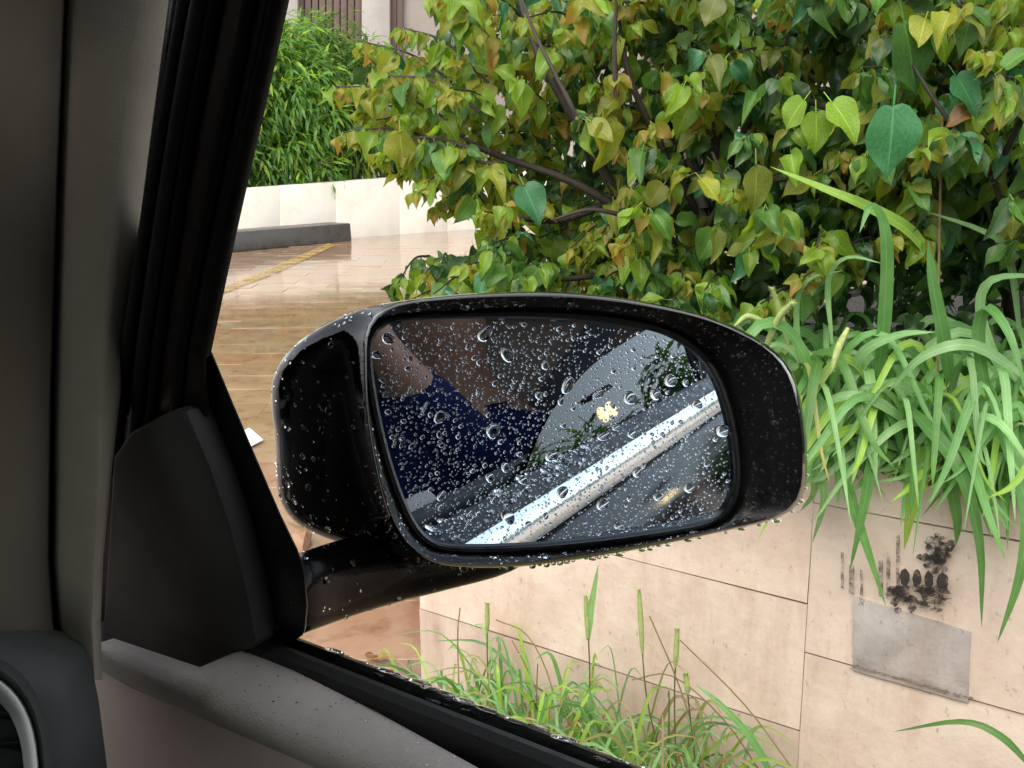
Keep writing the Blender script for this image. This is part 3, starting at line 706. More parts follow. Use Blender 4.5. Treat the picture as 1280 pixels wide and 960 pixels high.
# --- behind the car, seen only in the mirror and in the car's own glass
GT = 'shrubs along the drive behind the car'
for px_, py_, hh, nn, lb in ((2.7,-11.2,1.42,1300,'round green shrub nearest the drive behind the car, mirrored in the wet window'), (4.1,-11.6,1.6,1400,'second shrub from the drive in the row behind the car'), (5.5,-12,1.5,1300,'third shrub from the drive in the row behind the car'), (7.0,-12,1.65,1300,'shrub farthest from the drive in the row behind the car')):
    far_shrub('drive_shrub', lb, 'shrub', Vector((px_, py_, hh*.5+.1)), 1.0, 1.0, hh*.5, nn, .30, [2,.6,6,1], GT)
pil = thing('lamp_pillar', 'stone gate pillar behind the car carrying a lit warm lantern', 'pillar', (2.45, -5.6, 0))
ZL = 0.0
box('shaft', (2.28,-5.8,-.05), (2.62,-5.4,1.15+ZL), M['stone_b'], pil, .01); box('capstone', (2.24,-5.85,1.15+ZL), (2.66,-5.35,1.22+ZL), M['stone'], pil, .01)
LAMP = bpy.data.materials.new('warm_lit_lamp'); LAMP.use_nodes = True; _p = LAMP.node_tree.nodes['Principled BSDF']
_p.inputs['Emission Color'].default_value = (1,.62,.28,1); _p.inputs['Emission Strength'].default_value = 6
lan = thing('lantern', 'lit warm lantern on top of the stone gate pillar behind the car', 'lamp', (2.45,-5.6,1.22+ZL))
box('lamp_base', (2.38,-5.67,1.221+ZL), (2.52,-5.53,1.25+ZL), M['dash'], lan, .005); box('lamp_roof', (2.36,-5.69,1.47+ZL), (2.54,-5.51,1.50+ZL), M['dash'], lan, .008)
for dx_ in (-.035, .035):
    bm = bmesh.new(); bmesh.ops.create_uvsphere(bm, u_segments=14, v_segments=10, radius=.034)
    for v in bm.verts: v.co.z *= 1.6
    bmesh.ops.translate(bm, verts=bm.verts, vec=(2.45+dx_,-5.6,1.35+ZL)); finish(bm, 'bulb', LAMP, lan, 180)
# --- grass hanging over the wall
def blade(mb, pts, w0, mt_i, thick=True, fold=.25):
    """ribbon with a V fold along world points"""
    P = catmull(pts, 4); n = len(P); vs = []; 
    i0 = len(mb['v'])
    for i, p in enumerate(P):
        t = (P[min(i+1, n-1)]-P[max(i-1, 0)]).normalized()
        f_ = i/(n-1); wd = w0*.5*min(1, .45+f_*2.2)*(1-f_**2.2)**.8
        side = t.cross(view+Vector((0, 0, .35))); side = side.normalized() if side.length > .05 else Vector((1, 0, 0))
        nn = side.cross(t)
        for s in (-1, 0, 1):
            mb['v'].append(p+side*(s*wd)+nn*(abs(s)*wd*fold)); mb['uv'].append((s, f_))
    for i in range(n-1):
        for k in range(2):
            mb['f'].append((i0+i*3+k, i0+i*3+k+1, i0+(i+1)*3+k+1, i0+(i+1)*3+k)); mb['mi'].append(mt_i)
def newmb(): return dict(v=[], f=[], uv=[], mi=[])
def mb_build(mb, name, parent, mats, kind=None):
    c = sum(mb['v'], Vector())/len(mb['v'])
    me = bpy.data.meshes.new(name); me.from_pydata([tuple(v-c) for v in mb['v']], [], mb['f'])
    ul = me.uv_layers.new(name='UVMap')
    for lp in me.loops: ul.data[lp.index].uv = mb['uv'][lp.vertex_index]
    used = sorted(set(mb['mi']))
    for k in used: me.materials.append(mats[k])
    me.polygons.foreach_set('material_index', [used.index(k) for k in mb['mi']])
    me.polygons.foreach_set('use_smooth', [True]*len(mb['f']))
    o = bpy.data.objects.new(name, me); C.objects.link(o); o.parent = parent; o.location = c-wl(parent)
    if kind: o['kind'] = kind
    return o
def seedhead(pts, r, parent, name='seed_head'):
    P = catmull(pts, 5); n = len(P); b2 = bmesh.new()
    bm_tube(b2, P, [r*(.35+1.0*math.sin(math.pi*(.12+.8*i/(n-1)))) for i in range(n)], 8)
    for i in range(1, n-1):
        t = (P[i+1]-P[i-1]).normalized()
        for k in range(44):
            u = t.orthogonal().normalized(); u.rotate(Matrix.Rotation(rng.uniform(0, 6.28), 3, t))
            p = P[i].lerp(P[i+1], rng.random()); e = p+(u+t*.6).normalized()*r*rng.uniform(1.5, 2.6); sd_ = t.cross(u)*r*.16
            b2.faces.new([b2.verts.new(p+sd_), b2.verts.new(p-sd_), b2.verts.new(e)])
    return finish(b2, name, M['seed'], parent, 60)
GG = 'grass clumps on top of the stone wall'
clumps = []
for x, y, lab in ((965,470,'grass clump on the wall top just right of the mirror, with furry seed heads'), (1055,500,'grass clump on the wall top with one tall upright blade bent at its tip'),
                  (1150,500,'grass clump on the wall top whose long blades hang beside the black print'), (1250,490,'grass clump on the wall top with long arching blades, rightmost of the row')):
    p = onX(x, y, XW+.16); p.z = ZT-.02
    clumps.append(thing('grass_clump', lab, 'grass', p, GG))
hero = [ # clump, width, material, control points (x, y, X)
 (1,0.0265,2,[(1175,345,2.05),(1140,292,1.97),(1085,259,1.93),(1030,236,1.90),(962,208,1.86)]),
 (1,0.0281,0,[(1085,560,2.06),(1102,430,1.98),(1108,330,1.93),(1103,278,1.90),(1088,258,1.87),(1074,292,1.85)]),
 (2,0.0312,0,[(1190,500,2.05),(1178,420,1.97),(1165,350,1.92),(1160,300,1.90)]),
 (2,0.0296,0,[(1125,500,2.0),(1160,535,1.9),(1200,590,1.86),(1224,680,1.87),(1227,785,1.90)]),
 (3,0.0312,0,[(1230,470,2.0),(1262,560,1.9),(1283,640,1.87),(1274,720,1.87),(1246,805,1.89)]),
 (1,0.0265,0,[(1010,470,2.0),(1040,540,1.92),(1062,620,1.9),(1085,690,1.91),(1108,760,1.94)]),
 (1,0.0250,0,[(1110,520,2.0),(1090,580,1.91),(1078,640,1.89),(1062,715,1.92)]),
 (2,0.0312,2,[(1165,545,2.0),(1150,590,1.92),(1138,640,1.90),(1130,688,1.92)]),
 (2,0.0265,3,[(1190,540,2.02),(1188,600,1.93),(1196,650,1.91),(1195,682,1.92)]),
 (0,0.0234,1,[(985,540,2.0),(1012,570,1.92),(1030,620,1.9),(1015,680,1.93)]),
 (0,0.0203,1,[(1000,500,2.0),(1003,560,1.92),(1018,610,1.9),(1000,640,1.93)]),
 (3,0.0234,1,[(1280,470,2.0),(1215,432,1.93),(1155,445,1.9),(1110,490,1.9)]),
 (2,0.0218,1,[(1150,540,2.0),(1090,500,1.9),(1040,500,1.88),(1000,545,1.9)]),
 (3,0.0234,1,[(1210,560,2.0),(1210,525,1.92),(1250,530,1.87),(1300,600,1.86)]),
 (1,0.0218,1,[(1060,530,2.0),(1072,450,1.95),(1120,420,1.93),(1170,415,1.92)]),
 (3,0.0265,0,[(1240,520,2.0),(1222,430,1.95),(1232,385,1.92),(1262,420,1.88),(1285,500,1.87)]),
 (3,0.0218,1,[(1255,470,2.05),(1225,395,2.0),(1240,350,1.98),(1320,345,1.96)]),
 (1,0.0125,1,[(1040,430,2.0),(1035,350,1.98),(1060,322,1.95),(1105,330,1.93)]),
 (0,0.0125,1,[(1003,470,2.0),(995,390,1.97),(1010,350,1.95),(1055,338,1.93)]),
 (3,0.0172,1,[(1275,420,2.1),(1260,320,2.05),(1230,290,2.02),(1150,262,1.98)]),
 (3,0.0234,1,[(1280,130,2.05),(1240,135,1.98),(1210,165,1.95),(1165,210,1.93)]),
]
for ci, wd, mi, pts in hero:
    mb = newmb(); blade(mb, [onX(*p) for p in pts], wd, mi); mb_build(mb, 'blade', clumps[ci], GM)
rest = [newmb() for _ in clumps]; single = [0]*4
for k in range(600):
    ci = rng.choices([0,1,2,3], [2,3,3,3])[0]
    bx = (960,1060,1160,1270)[ci]+rng.gauss(0, 42); base = onX(bx, 545, XW+rng.uniform(-.02,.3)); base.z = ZT-.03
    a = rng.gauss(math.pi, 1.0) if rng.random() < .65 else rng.uniform(0, 6.28)      # mostly towards the car
    dr = Vector((math.cos(a), math.sin(a), 0)); Lg = rng.uniform(.14,.36); up_ = rng.uniform(.35,1.15)
    p1 = base+dr*Lg*.18+Vector((0, 0, Lg*up_*.6)); p2 = base+dr*Lg*.45+Vector((0, 0, Lg*up_*.75)); p3 = base+dr*Lg*.75+Vector((0, 0, Lg*(up_*.45-.1))); dq = rng.uniform(.0,.32); p4 = base+dr*Lg*.95+Vector((0, 0, Lg*(up_*.45-.1-dq)))
    if p4.x < XW-.3 or p3.x < XW-.28: continue
    mi = rng.choices([0,1,2,3,4], [4.5,4,1,2.2,1])[0]; wd = rng.uniform(.008,.026)
    if single[ci] < 55 and base.x < XW+.2:
        mb = newmb(); blade(mb, [base, p1, p2, p3, p4], wd, mi); mb_build(mb, 'blade', clumps[ci], GM); single[ci] += 1
    else: blade(rest[ci], [base, p1, p2, p3, p4], wd, mi)
for ci in range(4):
    # low undergrowth at the foot of the clump
    for k in range(420):
        bx = (960,1060,1160,1270)[ci]+rng.gauss(0, 45); base = onX(bx, 545, XW+rng.uniform(0,.45)); base.z = ZT-.03
        d2 = Vector((rng.gauss(-.3,.6), rng.gauss(0,.6), rng.uniform(.5,1.3))).normalized(); Lg = rng.uniform(.06,.2)
        blade(rest[ci], [base, base+d2*Lg*.6, base+d2*Lg+Vector((0,0,-.03))], rng.uniform(.006,.014), rng.choice([0,3,3,2]))
    mb_build(rest[ci], 'undergrowth', clumps[ci], GM, 'stuff')
for pts, r in (([(985,430,1.95),(975,390,1.93),(965,360,1.90)],.0045), ([(960,405,1.93),(935,395,1.9),(918,408,1.88)],.0042), ([(1060,410,1.9),(1048,435,1.88),(1040,462,1.87)],.005), ([(955,440,1.9),(972,400,1.88),(990,378,1.86)],.005)):
    seedhead([onX(*p) for p in pts], r, clumps[0 if pts[0][0] < 1000 else 1])
b2 = bmesh.new(); bm_tube(b2, catmull([onX(1172,470,2.05), onX(1174,300,2.02), onX(1178,150,2.0)], 4), .0025, 5); finish(b2, 'dry_stalk', M['straw'], clumps[2], 60)

# --- weeds between the car and the wall
GW = 'weeds at the foot of the stone wall'
weeds = []
for x, lab in ((600,'low weeds with fine stalks at the foot of the stone wall, left end'), (690,'tall weeds with thin seed stalks at the foot of the stone wall, under the mirror'), (800,'bushy weeds at the foot of the stone wall in the middle of the bottom edge'), (900,'sparse weeds with bare stalks at the foot of the stone wall, right end')):
    p = onX(x, 900, XW-.12); p.z = 0; weeds.append(thing('weed_clump', lab, 'weeds', p, GW))
stf = [newmb() for _ in weeds]; single = [0]*4
wc = [(600,170),(690,210),(800,230),(900,80)]
for ci, (cx, n) in enumerate(wc):
    for k in range(n):
        bx = cx+rng.gauss(0, 42); base = onX(bx, 900, XW-rng.uniform(.03,.40)); base.z = -.01
        Lg = rng.uniform(.12,.42)*(1 if ci != 3 else .8)*(.75 if ci == 0 else 1); dr = Vector((rng.gauss(0,.35), rng.gauss(0,.5), 1)).normalized(); hz = Vector((dr.x, dr.y, 0))
        pts = [base, base+dr*Lg*.5, base+dr*Lg*.85+hz*.05, base+dr*Lg*.95+hz*Lg*.6+Vector((0,0,-.05))]
        if max(p.x for p in pts) > XW-.015: continue
        wd = rng.uniform(.004,.012); mi = rng.choices([0,1,2,3,4,5], [2,4,3,1.2,2,1.4])[0]
        if single[ci] < 40: mb = newmb(); blade(mb, pts, wd, mi); mb_build(mb, 'blade', weeds[ci], GM); single[ci] += 1
        else: blade(stf[ci], pts, wd, mi)
    if stf[ci]['v']: mb_build(stf[ci], 'undergrowth', weeds[ci], GM, 'stuff')
XS = XW-.14
stalks = [(1,[(735,960,XS),(737,840,XS),(733,760,XS)],1), (1,[(705,960,XS),(690,860,XS),(660,795,XS),(620,775,XS)],0), (2,[(830,960,XS),(808,870,XS),(800,760,XS)],1), (2,[(880,960,XS),(850,860,XS),(812,770,XS)],0),
          (3,[(990,960,XS),(930,880,XS),(850,800,XS)],0), (2,[(845,960,XS),(843,870,XS),(846,800,XS)],1), (3,[(870,960,XS),(862,890,XS),(858,850,XS)],1), (0,[(575,900,XS),(572,800,XS),(575,760,XS)],0), (0,[(612,900,XS),(609,820,XS),(609,765,XS)],1),
          (1,[(690,930,XS),(665,850,XS),(640,800,XS)],0), (1,[(668,930,XS),(672,830,XS)],0), (3,[(960,980,XS),(905,900,XS),(840,845,XS),(790,850,XS)],0)]
for ci, pts, hd_ in stalks:
    P = catmull([onX(*p) for p in pts], 4); b2 = bmesh.new(); bm_tube(b2, P, .0017, 5); finish(b2, 'stalk', M['stem'] if hd_ else M['straw'], weeds[ci], 60)
    if hd_: seedhead([P[-3], P[-2], P[-1], P[-1]+(P[-1]-P[-2])*.8], .0045, weeds[ci])
mb = newmb(); blade(mb, [onX(735,800,XS), onX(737,770,XS), onX(742,740,XS), onX(748,705,XS)], .018, 1); mb_build(mb, 'blade', weeds[1], GM)
mb = newmb(); blade(mb, [onX(1290,960,XS), onX(1250,920,XS-.02), onX(1200,902,XS-.03), onX(1115,915,XS-.03)], .014, 3); mb_build(mb, 'blade', weeds[3], GM)
mb = newmb(); blade(mb, [onX(975,990,XS), onX(940,925,XS-.02), onX(900,880,XS-.03), onX(868,855,XS-.03)], .016, 0); mb_build(mb, 'blade', weeds[3], GM)
# leaves added by the wall end, coloured to stand in for a warm lamp's reflection
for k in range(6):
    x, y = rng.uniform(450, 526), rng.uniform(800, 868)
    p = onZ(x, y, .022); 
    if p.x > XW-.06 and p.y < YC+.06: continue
    o = bpy.data.objects.new('glow_leaf', LV['gold' if k % 3 else 'brown'][rng.choice([0, 2])]); C.objects.link(o)
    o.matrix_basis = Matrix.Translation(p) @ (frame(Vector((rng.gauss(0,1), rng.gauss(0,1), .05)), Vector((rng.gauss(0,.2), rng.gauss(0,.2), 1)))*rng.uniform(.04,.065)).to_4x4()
    tag(o, 'added leaf, orange to brown, standing in for a warm reflection on the wet paving by the wall end', 'leaf', 'leaves added for the warm reflection by the wall end')
# ================================================================== THE CAR
car = thing('car', 'black car seen from its front seat, wet black door mirror out beside the open window', 'car', (-.35, -.3, 0))
def part(name, loc=(0, 0, 0), parent=None, label=None):
    o = bpy.data.objects.new(name, None); C.objects.link(o); o.parent = parent or car; o.location = Vector(loc)-wl(o.parent)
    if label: o['label'] = label
    return o
def along_y(name, prof, ys, mt, parent, closed=False, smooth=40, thick=0):
    """profile of (X, z) swept along the car; prof may be a function of y"""
    bm = bmesh.new()
    rings = [[Vector((x, y, z)) for x, z in (prof(y) if callable(prof) else prof)] for y in ys]
    bm_loft(bm, rings, closed, closed, closed)
    if thick: bmesh.ops.solidify(bm, geom=bm.faces[:], thickness=thick)
    bmesh.ops.recalc_face_normals(bm, faces=bm.faces)
    return finish(bm, name, mt, parent, smooth)
# --- windscreen pillar, inside
ys_ = [-90, 0, 100, 200, 300, 400, 500, 600, 700, 780, 850]
seam = [90, 83, 79, 75, 72, 69, 66, 65, 64, 70, 95]
rid  = [190, 172, 158, 147, 137, 129, 122, 118, 113, 110, 114]
edg  = [243, 228, 210, 193, 176, 161, 150, 138, 129, 126, 128]
grid = []
for y, a, b, c, k_ in ((-850,165,310,400,.57), (-600,140,275,350,.65), (-300,110,228,292,.80)):
    grid.append([onD(a-2, y, .535*k_), onD(a+4, y, .522*k_), onD(a+(b-a)*.35, y, .512*k_), onD(a+(b-a)*.75, y, .506*k_), onD(b, y, .503*k_), onD(b+(c-b)*.3, y, .503*k_), onD(b+(c-b)*.8, y, .51*k_), onD(c-3, y, .514*k_), onD(c, y, .522*k_)])
for y, a, b, c in zip(ys_, seam, rid, edg):
    row = [onD(a-2, y, .535), onD(a+4, y, .522), onD(a+(b-a)*.35, y, .512), onD(a+(b-a)*.75, y, .506), onD(b, y, .503), onD(b+(c-b)*.3, y, .503), onD(b+(c-b)*.8, y, .51), onD(c-3, y, .514), onD(c, y, .522)]
    grid.append(row)
sheet('pillar_trim', grid, .012, M['trim'], car, 70)
grid = []
for y, a, k_ in ((-850,165,.57), (-600,140,.65), (-300,110,.80)):
    grid.append([onD(-160+a-83, y, .47*k_), onD(-60+a-83, y, .487*k_), onD(a-83, y, .50*k_), onD(a*.6, y, .508*k_), onD(a-6, y, .515*k_), onD(a-1, y, .53*k_)])
for y, a in zip(ys_, seam):
    grid.append([onD(-160, y, .47), onD(-60, y, .487), onD(0, y, .50), onD(a*.6, y, .508), onD(a-6, y, .515), onD(a-1, y, .53)])
sheet('windscreen_side_trim', grid, .012, M['trim_dark'], car, 70)
# --- rubber seals and the black door frame up the pillar
fr = part('door_frame', onS(250, 300))
pf = [onS(x, y, .004) for x, y in ((380,-850),(555,-850),(372,-95),(350,0),(322,130),(290,272),(262,398),(255,432),(262,525),(150,525),(158,400),(190,150),(222,-90))]
slab('frame_panel', pf, ray(260, 300)*.05, M['frame'], fr, .003)
slab('frame_foot', [onS(x, y, .012) for x, y in ((100,490),(270,490),(300,600),(335,815),(240,830),(110,830))], ray(220, 650)*.03, M['rubber'], fr, .002)
def ridge(pxs, r, off, mt, name='seal_lip', parent=fr):
    bm = bmesh.new(); P = catmull([onS(x, y, off) for x, y in pxs], 5); bm_tube(bm, P, r, 8); return finish(bm, name, mt, parent, 60)
ridge([(420,-850),(252,-90),(232,0),(200,180),(178,310),(158,450),(150,530),(144,590)], .0030, .001, M['rubber'])
ridge([(440,-850),(270,-90),(251,0),(222,160),(198,310),(178,450),(170,530),(164,590)], .0036, .001, M['rubber'])
ridge([(465,-850),(292,-90),(270,0),(240,160),(216,310),(196,450),(188,530),(182,590)], .0030, .003, M['rubber_wet'])
ridge([(505,-850),(332,-90),(312,0),(283,150),(252,300),(228,430),(220,520),(214,580)], .0032, .003, M['rubber_wet'])
ridge([(545,-850),(366,-90),(347,0),(319,130),(288,270),(262,396),(253,440)], .0040, .006, M['rubber_wet'])
slab('footwell_side', [onD(x, y, .70) for x, y in ((40,770),(260,790),(330,860),(330,1100),(40,1100))], D*.01, M['dash'], car, .002)
# --- front door
dr = part('front_door', (.36, .1, .7), None, 'front door with grey top pad and black triangular mirror trim')
outer = [(116,806),(142,798),(250,834),(315,806),(400,851),(500,906),(600,961),(720,1028),(900,1127)]
inner = [(116,830),(150,852),(192,872),(235,890),(295,917),(372,950),(450,985),(540,1030),(700,1110)]
grid = []
for i, (a, b) in enumerate(zip(outer, inner)):
    r_ = []
    for t, dz in ((0,-.004),(.04,0),(.3,-.001),(.6,-.006),(.85,-.014),(1,-.026)):
        x, y = a[0]+(b[0]-a[0])*t, a[1]+(b[1]-a[1])*t
        r_.append(onZ(x, y, ZB-.008+dz))
    grid.append(r_)
# resample along for smoothness, keep the notch under the triangle crisp
def densify(g, n=4):
    cols = [catmull([r[j] for r in g], n) for j in range(len(g[0]))]
    return [[c[i] for c in cols] for i in range(len(cols[0]))]
pad_grid = [grid[0]]+[grid[1]]+[grid[2]]+densify(grid[3:], 3)
sheet('top_pad', pad_grid, .006, M['door'], dr, 60)
low = []
for i, b in enumerate(inner):
    c = grid[i][-1]; r_ = [c.copy()]
    for k, dy in enumerate((12, 40, 90, 160, 260)):
        sx = -6-.10*dy if i else -.02*dy
        r_.append(onX(b[0]+sx, b[1]+dy, c.x-(.0005, .002, .005, .008, .008)[k]))
    low.append(r_)
sheet('lower_panel', densify(low, 3), .006, M['door_low'], dr, 60)
tri = [onS(x, y, -.004) for x, y in ((231,512),(222,510),(205,516),(160,540),(140,570),(126,800),(140,806),(250,840),(312,812),(320,802),(308,740),(286,655),(262,585))]
slab('mirror_trim', tri, (.016, 0, 0), M['sail'], dr, .003)
base = [onS(x, y, .010) for x, y in ((222,500),(254,420),(264,436),(292,505),(324,580),(352,645),(374,690),(382,715),(386,760),(382,797),(340,812),(290,822),(275,740),(250,640))]
slab('mirror_base', base, ray(330, 660)*.06, M['bezel'], dr, .008)
ridge([(238,505),(262,575),(288,650),(308,730),(322,806)], .0022, .006, M['rubber'], 'seal_lip', dr)
YF = .445
ysl = [YF, .40, .3, .2, .1, 0, -.2, -.4, -.63]
along_y('inner_seal', [(.3395,1.138),(.3405,1.150),(.344,1.153),(.350,1.151),(.352,1.145),(.352,1.11),(.3395,1.11)], ysl, M['rubber'], dr, True)
along_y('glass_slot', [(.350,1.1325),(.366,1.1325),(.366,1.11),(.350,1.11)], ysl, M['rubber'], dr, True)
along_y('outer_seal', [(.3605,1.128),(.362,1.142),(.366,1.146),(.371,1.144),(.379,1.1375),(.3835,1.131),(.3835,1.108),(.3605,1.105)], ysl, M['rubber_wet'], dr, True, 50)
STRIP = [(.3795,1.128),(.384,1.1305),(.3885,1.127),(.3925,1.117),(.3935,1.108),(.391,1.100),(.383,1.098),(.3795,1.10)]
along_y('belt_strip', STRIP, [YF-.01, .3, .1, -.2, -.63], M['strip'], dr, True, 40)
SK = [(.380,1.10),(.392,1.094),(.4085,1.062),(.433,1.01),(.449,.95),(.453,.88),(.430,.82),(.402,.80),(.400,.70),(.396,.5),(.388,.38),(.35,.30)]
along_y('skin', SK, [.80, .5, .2, -.2, -.63], M['paint_clean'], dr, False, 35, .004)
box('handle', (.450, -.58, .93), (.474, -.42, .955), M['paint_clean'], dr, .006)
gl = [Vector((XB-.002-KT*(z-ZB), y, z)) for y, z in ((.078,1.12),(.066,1.141),(.037,1.157),(0,1.172),(-.046,1.187),(-.113,1.201),(-.184,1.213),(-.304,1.224),(-.477,1.235),(-.615,1.245),(-.62,1.12))]
gl = catmull(gl[1:-1], 4); gl = [Vector((XB-.002-KT*(1.12-ZB), .08, 1.12))]+gl+[Vector((XB-.002-KT*(1.12-ZB), -.63, 1.12))]
for v_ in gl: v_.x += .0175
o = slab('window_glass', gl, (.0035, 0, .001), M['door_glass'], dr, 0); o['label'] = 'window glass wound most of the way down'
# --- rear door, its glass reflecting the sky, and the post between
rd = part('rear_door', (.36, -.6, .7))
yr = [-.642, -.8, -1.1, -1.45, -1.65]
along_y('outer_seal', [(.3605,1.128),(.362,1.142),(.366,1.146),(.371,1.144),(.379,1.1375),(.3835,1.131),(.3835,1.108),(.3605,1.105)], yr, M['rubber_wet'], rd, True, 50)
along_y('belt_strip', STRIP, yr, M['strip'], rd, True, 40)
along_y('skin', SK, yr, M['paint_clean'], rd, False, 35, .004)
box('handle', (.450, -1.55, .93), (.474, -1.38, .955), M['paint_clean'], rd, .006)
def SP(y, z, off=0): return Vector((sideX(z, off), y, z))
gl = [SP(y, z, .016) for y, z in ((-0.650,1.135),(-0.675,1.24),(-0.715,1.34),(-0.770,1.43),(-0.860,1.50),(-0.980,1.535),(-1.200,1.54),(-1.400,1.52),(-1.560,1.45),(-1.620,1.30),(-1.630,1.135))]
slab('window_glass', gl, (.004, 0, .0012), M['tinted'], rd, 0)
bp = [SP(y, z, .012) for y, z in ((-0.560,1.12),(-0.575,1.24),(-0.600,1.36),(-0.660,1.60),(-1.000,1.60),(-0.860,1.505),(-0.772,1.435),(-0.717,1.343),(-0.677,1.24),(-0.652,1.12))]
slab('door_post', bp, (.02, 0, .006), M['paint_clean'], car, .002)
cp = [SP(y, z, .012) for y, z in ((-1.625,1.12),(-1.615,1.30),(-1.555,1.455),(-1.400,1.525),(-1.200,1.545),(-0.990,1.54),(-0.990,1.60),(-2.100,1.60),(-2.600,1.12))]
slab('rear_post', cp, (.02, 0, .006), M['paint_clean'], car, .002)
along_y('rear_wing', SK, [-1.66, -2.1, -2.6, -2.85], M['paint_clean'], car, False, 35, .004)
along_y('front_wing', lambda y: [(-.1+.0*y, 1.09-.1*max(0, y-.9)), (.30-.03*max(0,y-.9), 1.07-.1*max(0, y-.9)), (.385, 1.0-.1*max(0,y-.9)), (.412, .88), (.402, .70), (.39, .42)], [.81, 1.1, 1.5, 1.9, 2.1], M['paint_clean'], car, False, 50, .006)
box('bonnet', (-1.0, 1.24, 1.04), (-.105, 2.1, 1.075), M['paint_clean'], car, .02)
# --- roof, far side, floor, glass
roofp = [(.20,1.595),(.17,1.635),(.05,1.665),(-.35,1.69),(-.75,1.665),(-.90,1.635),(-.93,1.595)]
along_y('roof', roofp, [.30, 0, -.6, -1.4, -2.5], M['paint_clean'], car, False, 60, .012)
along_y('headliner', [(x*.97-.01, z-.022) for x, z in roofp], [.29, 0, -.6, -1.4, -2.5], M['headliner'], car, False, 60, .008)
box('roof_rail', (.15, -2.5, 1.56), (.196, .10, 1.60), M['headliner'], car, .01)
box('floor', (-1.08, -2.85, .30), (.34, 1.0, .34), M['dash'], car)
box('tail_panel', (-1.08, -2.9, .3), (.33, -2.84, 1.2), M['seat'], car)
box('far_door', (-1.12, -2.85, .3), (-1.06, 1.0, 1.13), M['door'], car, .02)
slab('far_window', [Vector((-1.07,.75,1.12)), Vector((-1.07,-2.6,1.12)), Vector((-.95,-2.5,1.6)), Vector((-.95,.2,1.6))], (-.004, 0, 0), M['side_tint'], car, 0)
box('far_post', (-1.08, -.80, 1.12), (-.98, -.64, 1.62), M['trim'], car, .02)
box('far_rail', (-.98, -2.5, 1.56), (-.90, .2, 1.61), M['headliner'], car, .01)
slab('rear_glass', [Vector((.2,-2.52,1.6)), Vector((-.9,-2.52,1.6)), Vector((-1.0,-2.83,1.2)), Vector((.3,-2.83,1.2))], (0, -.005, 0), M['tinted'], car, 0)
slab('windscreen', [Vector((.19,.30,1.62)), Vector((-.92,.30,1.62)), Vector((-1.03,1.30,1.06)), Vector((.25,1.22,1.06))], (0, .005, .006), M['windscreen'], car, 0)
# --- dashboard with the round-cornered air vent
box('dashboard', (-1.05, .66, .75), (.10, 1.22, 1.03), M['dash'], car, .04)
dgrid = []
for y, pts in ((788, [(-170,.44),(-60,.455),(0,.47),(30,.48),(52,.495),(75,.51)]), (806, [(-170,.435),(-60,.45),(0,.465),(40,.475),(80,.487),(104,.505)]), (826, [(-170,.43),(-60,.447),(10,.462),(55,.47),(92,.482),(114,.50)]),
               (880, [(-170,.43),(-60,.447),(20,.46),(65,.468),(100,.482),(124,.50)]), (960, [(-170,.43),(-60,.447),(30,.46),(72,.468),(108,.482),(134,.50)]), (1080, [(-170,.43),(-60,.447),(40,.46),(84,.468),(122,.482),(146,.50)])):
    dgrid.append([onD(x, y, t) for x, t in pts])
sheet('dash_end', dgrid, .03, M['dash'], car, 50)
vn = part('air_vent', onD(-45, 965, .45))
def vring(rx, ry, dd, n=48, cx=-62, cy=985, e=2.6):
    out = []
    for k in range(n):
        a = 2*math.pi*k/n; c_, s_ = math.cos(a), math.sin(a)
        out.append(onD(cx+rx*math.copysign(abs(c_)**(2/e), c_), cy+ry*math.copysign(abs(s_)**(2/e), s_), dd))
    return out
def ringloft(name, rings, mt, parent):
    bm = bmesh.new(); bm_loft(bm, rings, True); bmesh.ops.recalc_face_normals(bm, faces=bm.faces); return finish(bm, name, mt, parent, 60)
ringloft('chrome_ring', [vring(112,150,.455), vring(111,149,.441), vring(109,147,.4385), vring(105,142,.4385), vring(100,136,.4405), vring(94,128,.445), vring(92,126,.455)], M['chrome'], vn)
ringloft('surround', [vring(128,172,.457), vring(126,170,.445), vring(118,160,.440), vring(112,151,.443), vring(111,149,.456)], M['dash'], vn)
bm = bmesh.new(); bm_loft(bm, [vring(94,129,.45), vring(90,124,.475)], True, False, True); finish(bm, 'vent_box', M['vent'], vn, 0)
for k in range(5):
    yy = 895+k*38
    slab('louvre', [onD(-150,yy,.452), onD(24,yy-6,.452), onD(24,yy+5,.462), onD(-150,yy+11,.462)], (0, 0, -.0012), M['vent'], vn, .0003)
# --- seats
st = part('front_seat', (-.02, -.5, .34))
def cushion(name, lo, hi, mt, parent, rot=0, bev=.05):
    bm = bmesh.new(); c = (Vector(lo)+Vector(hi))/2; bm_box(bm, lo, hi)
    bmesh.ops.bevel(bm, geom=bm.edges[:], offset=bev, segments=4, profile=.5, affect='EDGES')
    bmesh.ops.rotate(bm, verts=bm.verts, cent=c, matrix=Matrix.Rotation(rot, 3, 'X'))
    return finish(bm, name, mt, parent, 60)
cushion('cushion', (-.28,-.58,.42), (.24,-.02,.60), M['seat'], st, .08)
cushion('backrest', (-.27,-.86,.52), (.23,-.70,1.20), M['seat'], st, .14)
cushion('headrest', (-.15,-.90,1.25), (.11,-.79,1.44), M['seat'], st, .1, .04)
for x in (-.07, .03):
    bm = bmesh.new(); bm_tube(bm, [Vector((x,-.85,1.15)), Vector((x,-.845,1.28))], .006, 8); finish(bm, 'headrest_post', M['chrome'], st, 60)
s2 = part('far_seat', (-.72, -.5, .34))
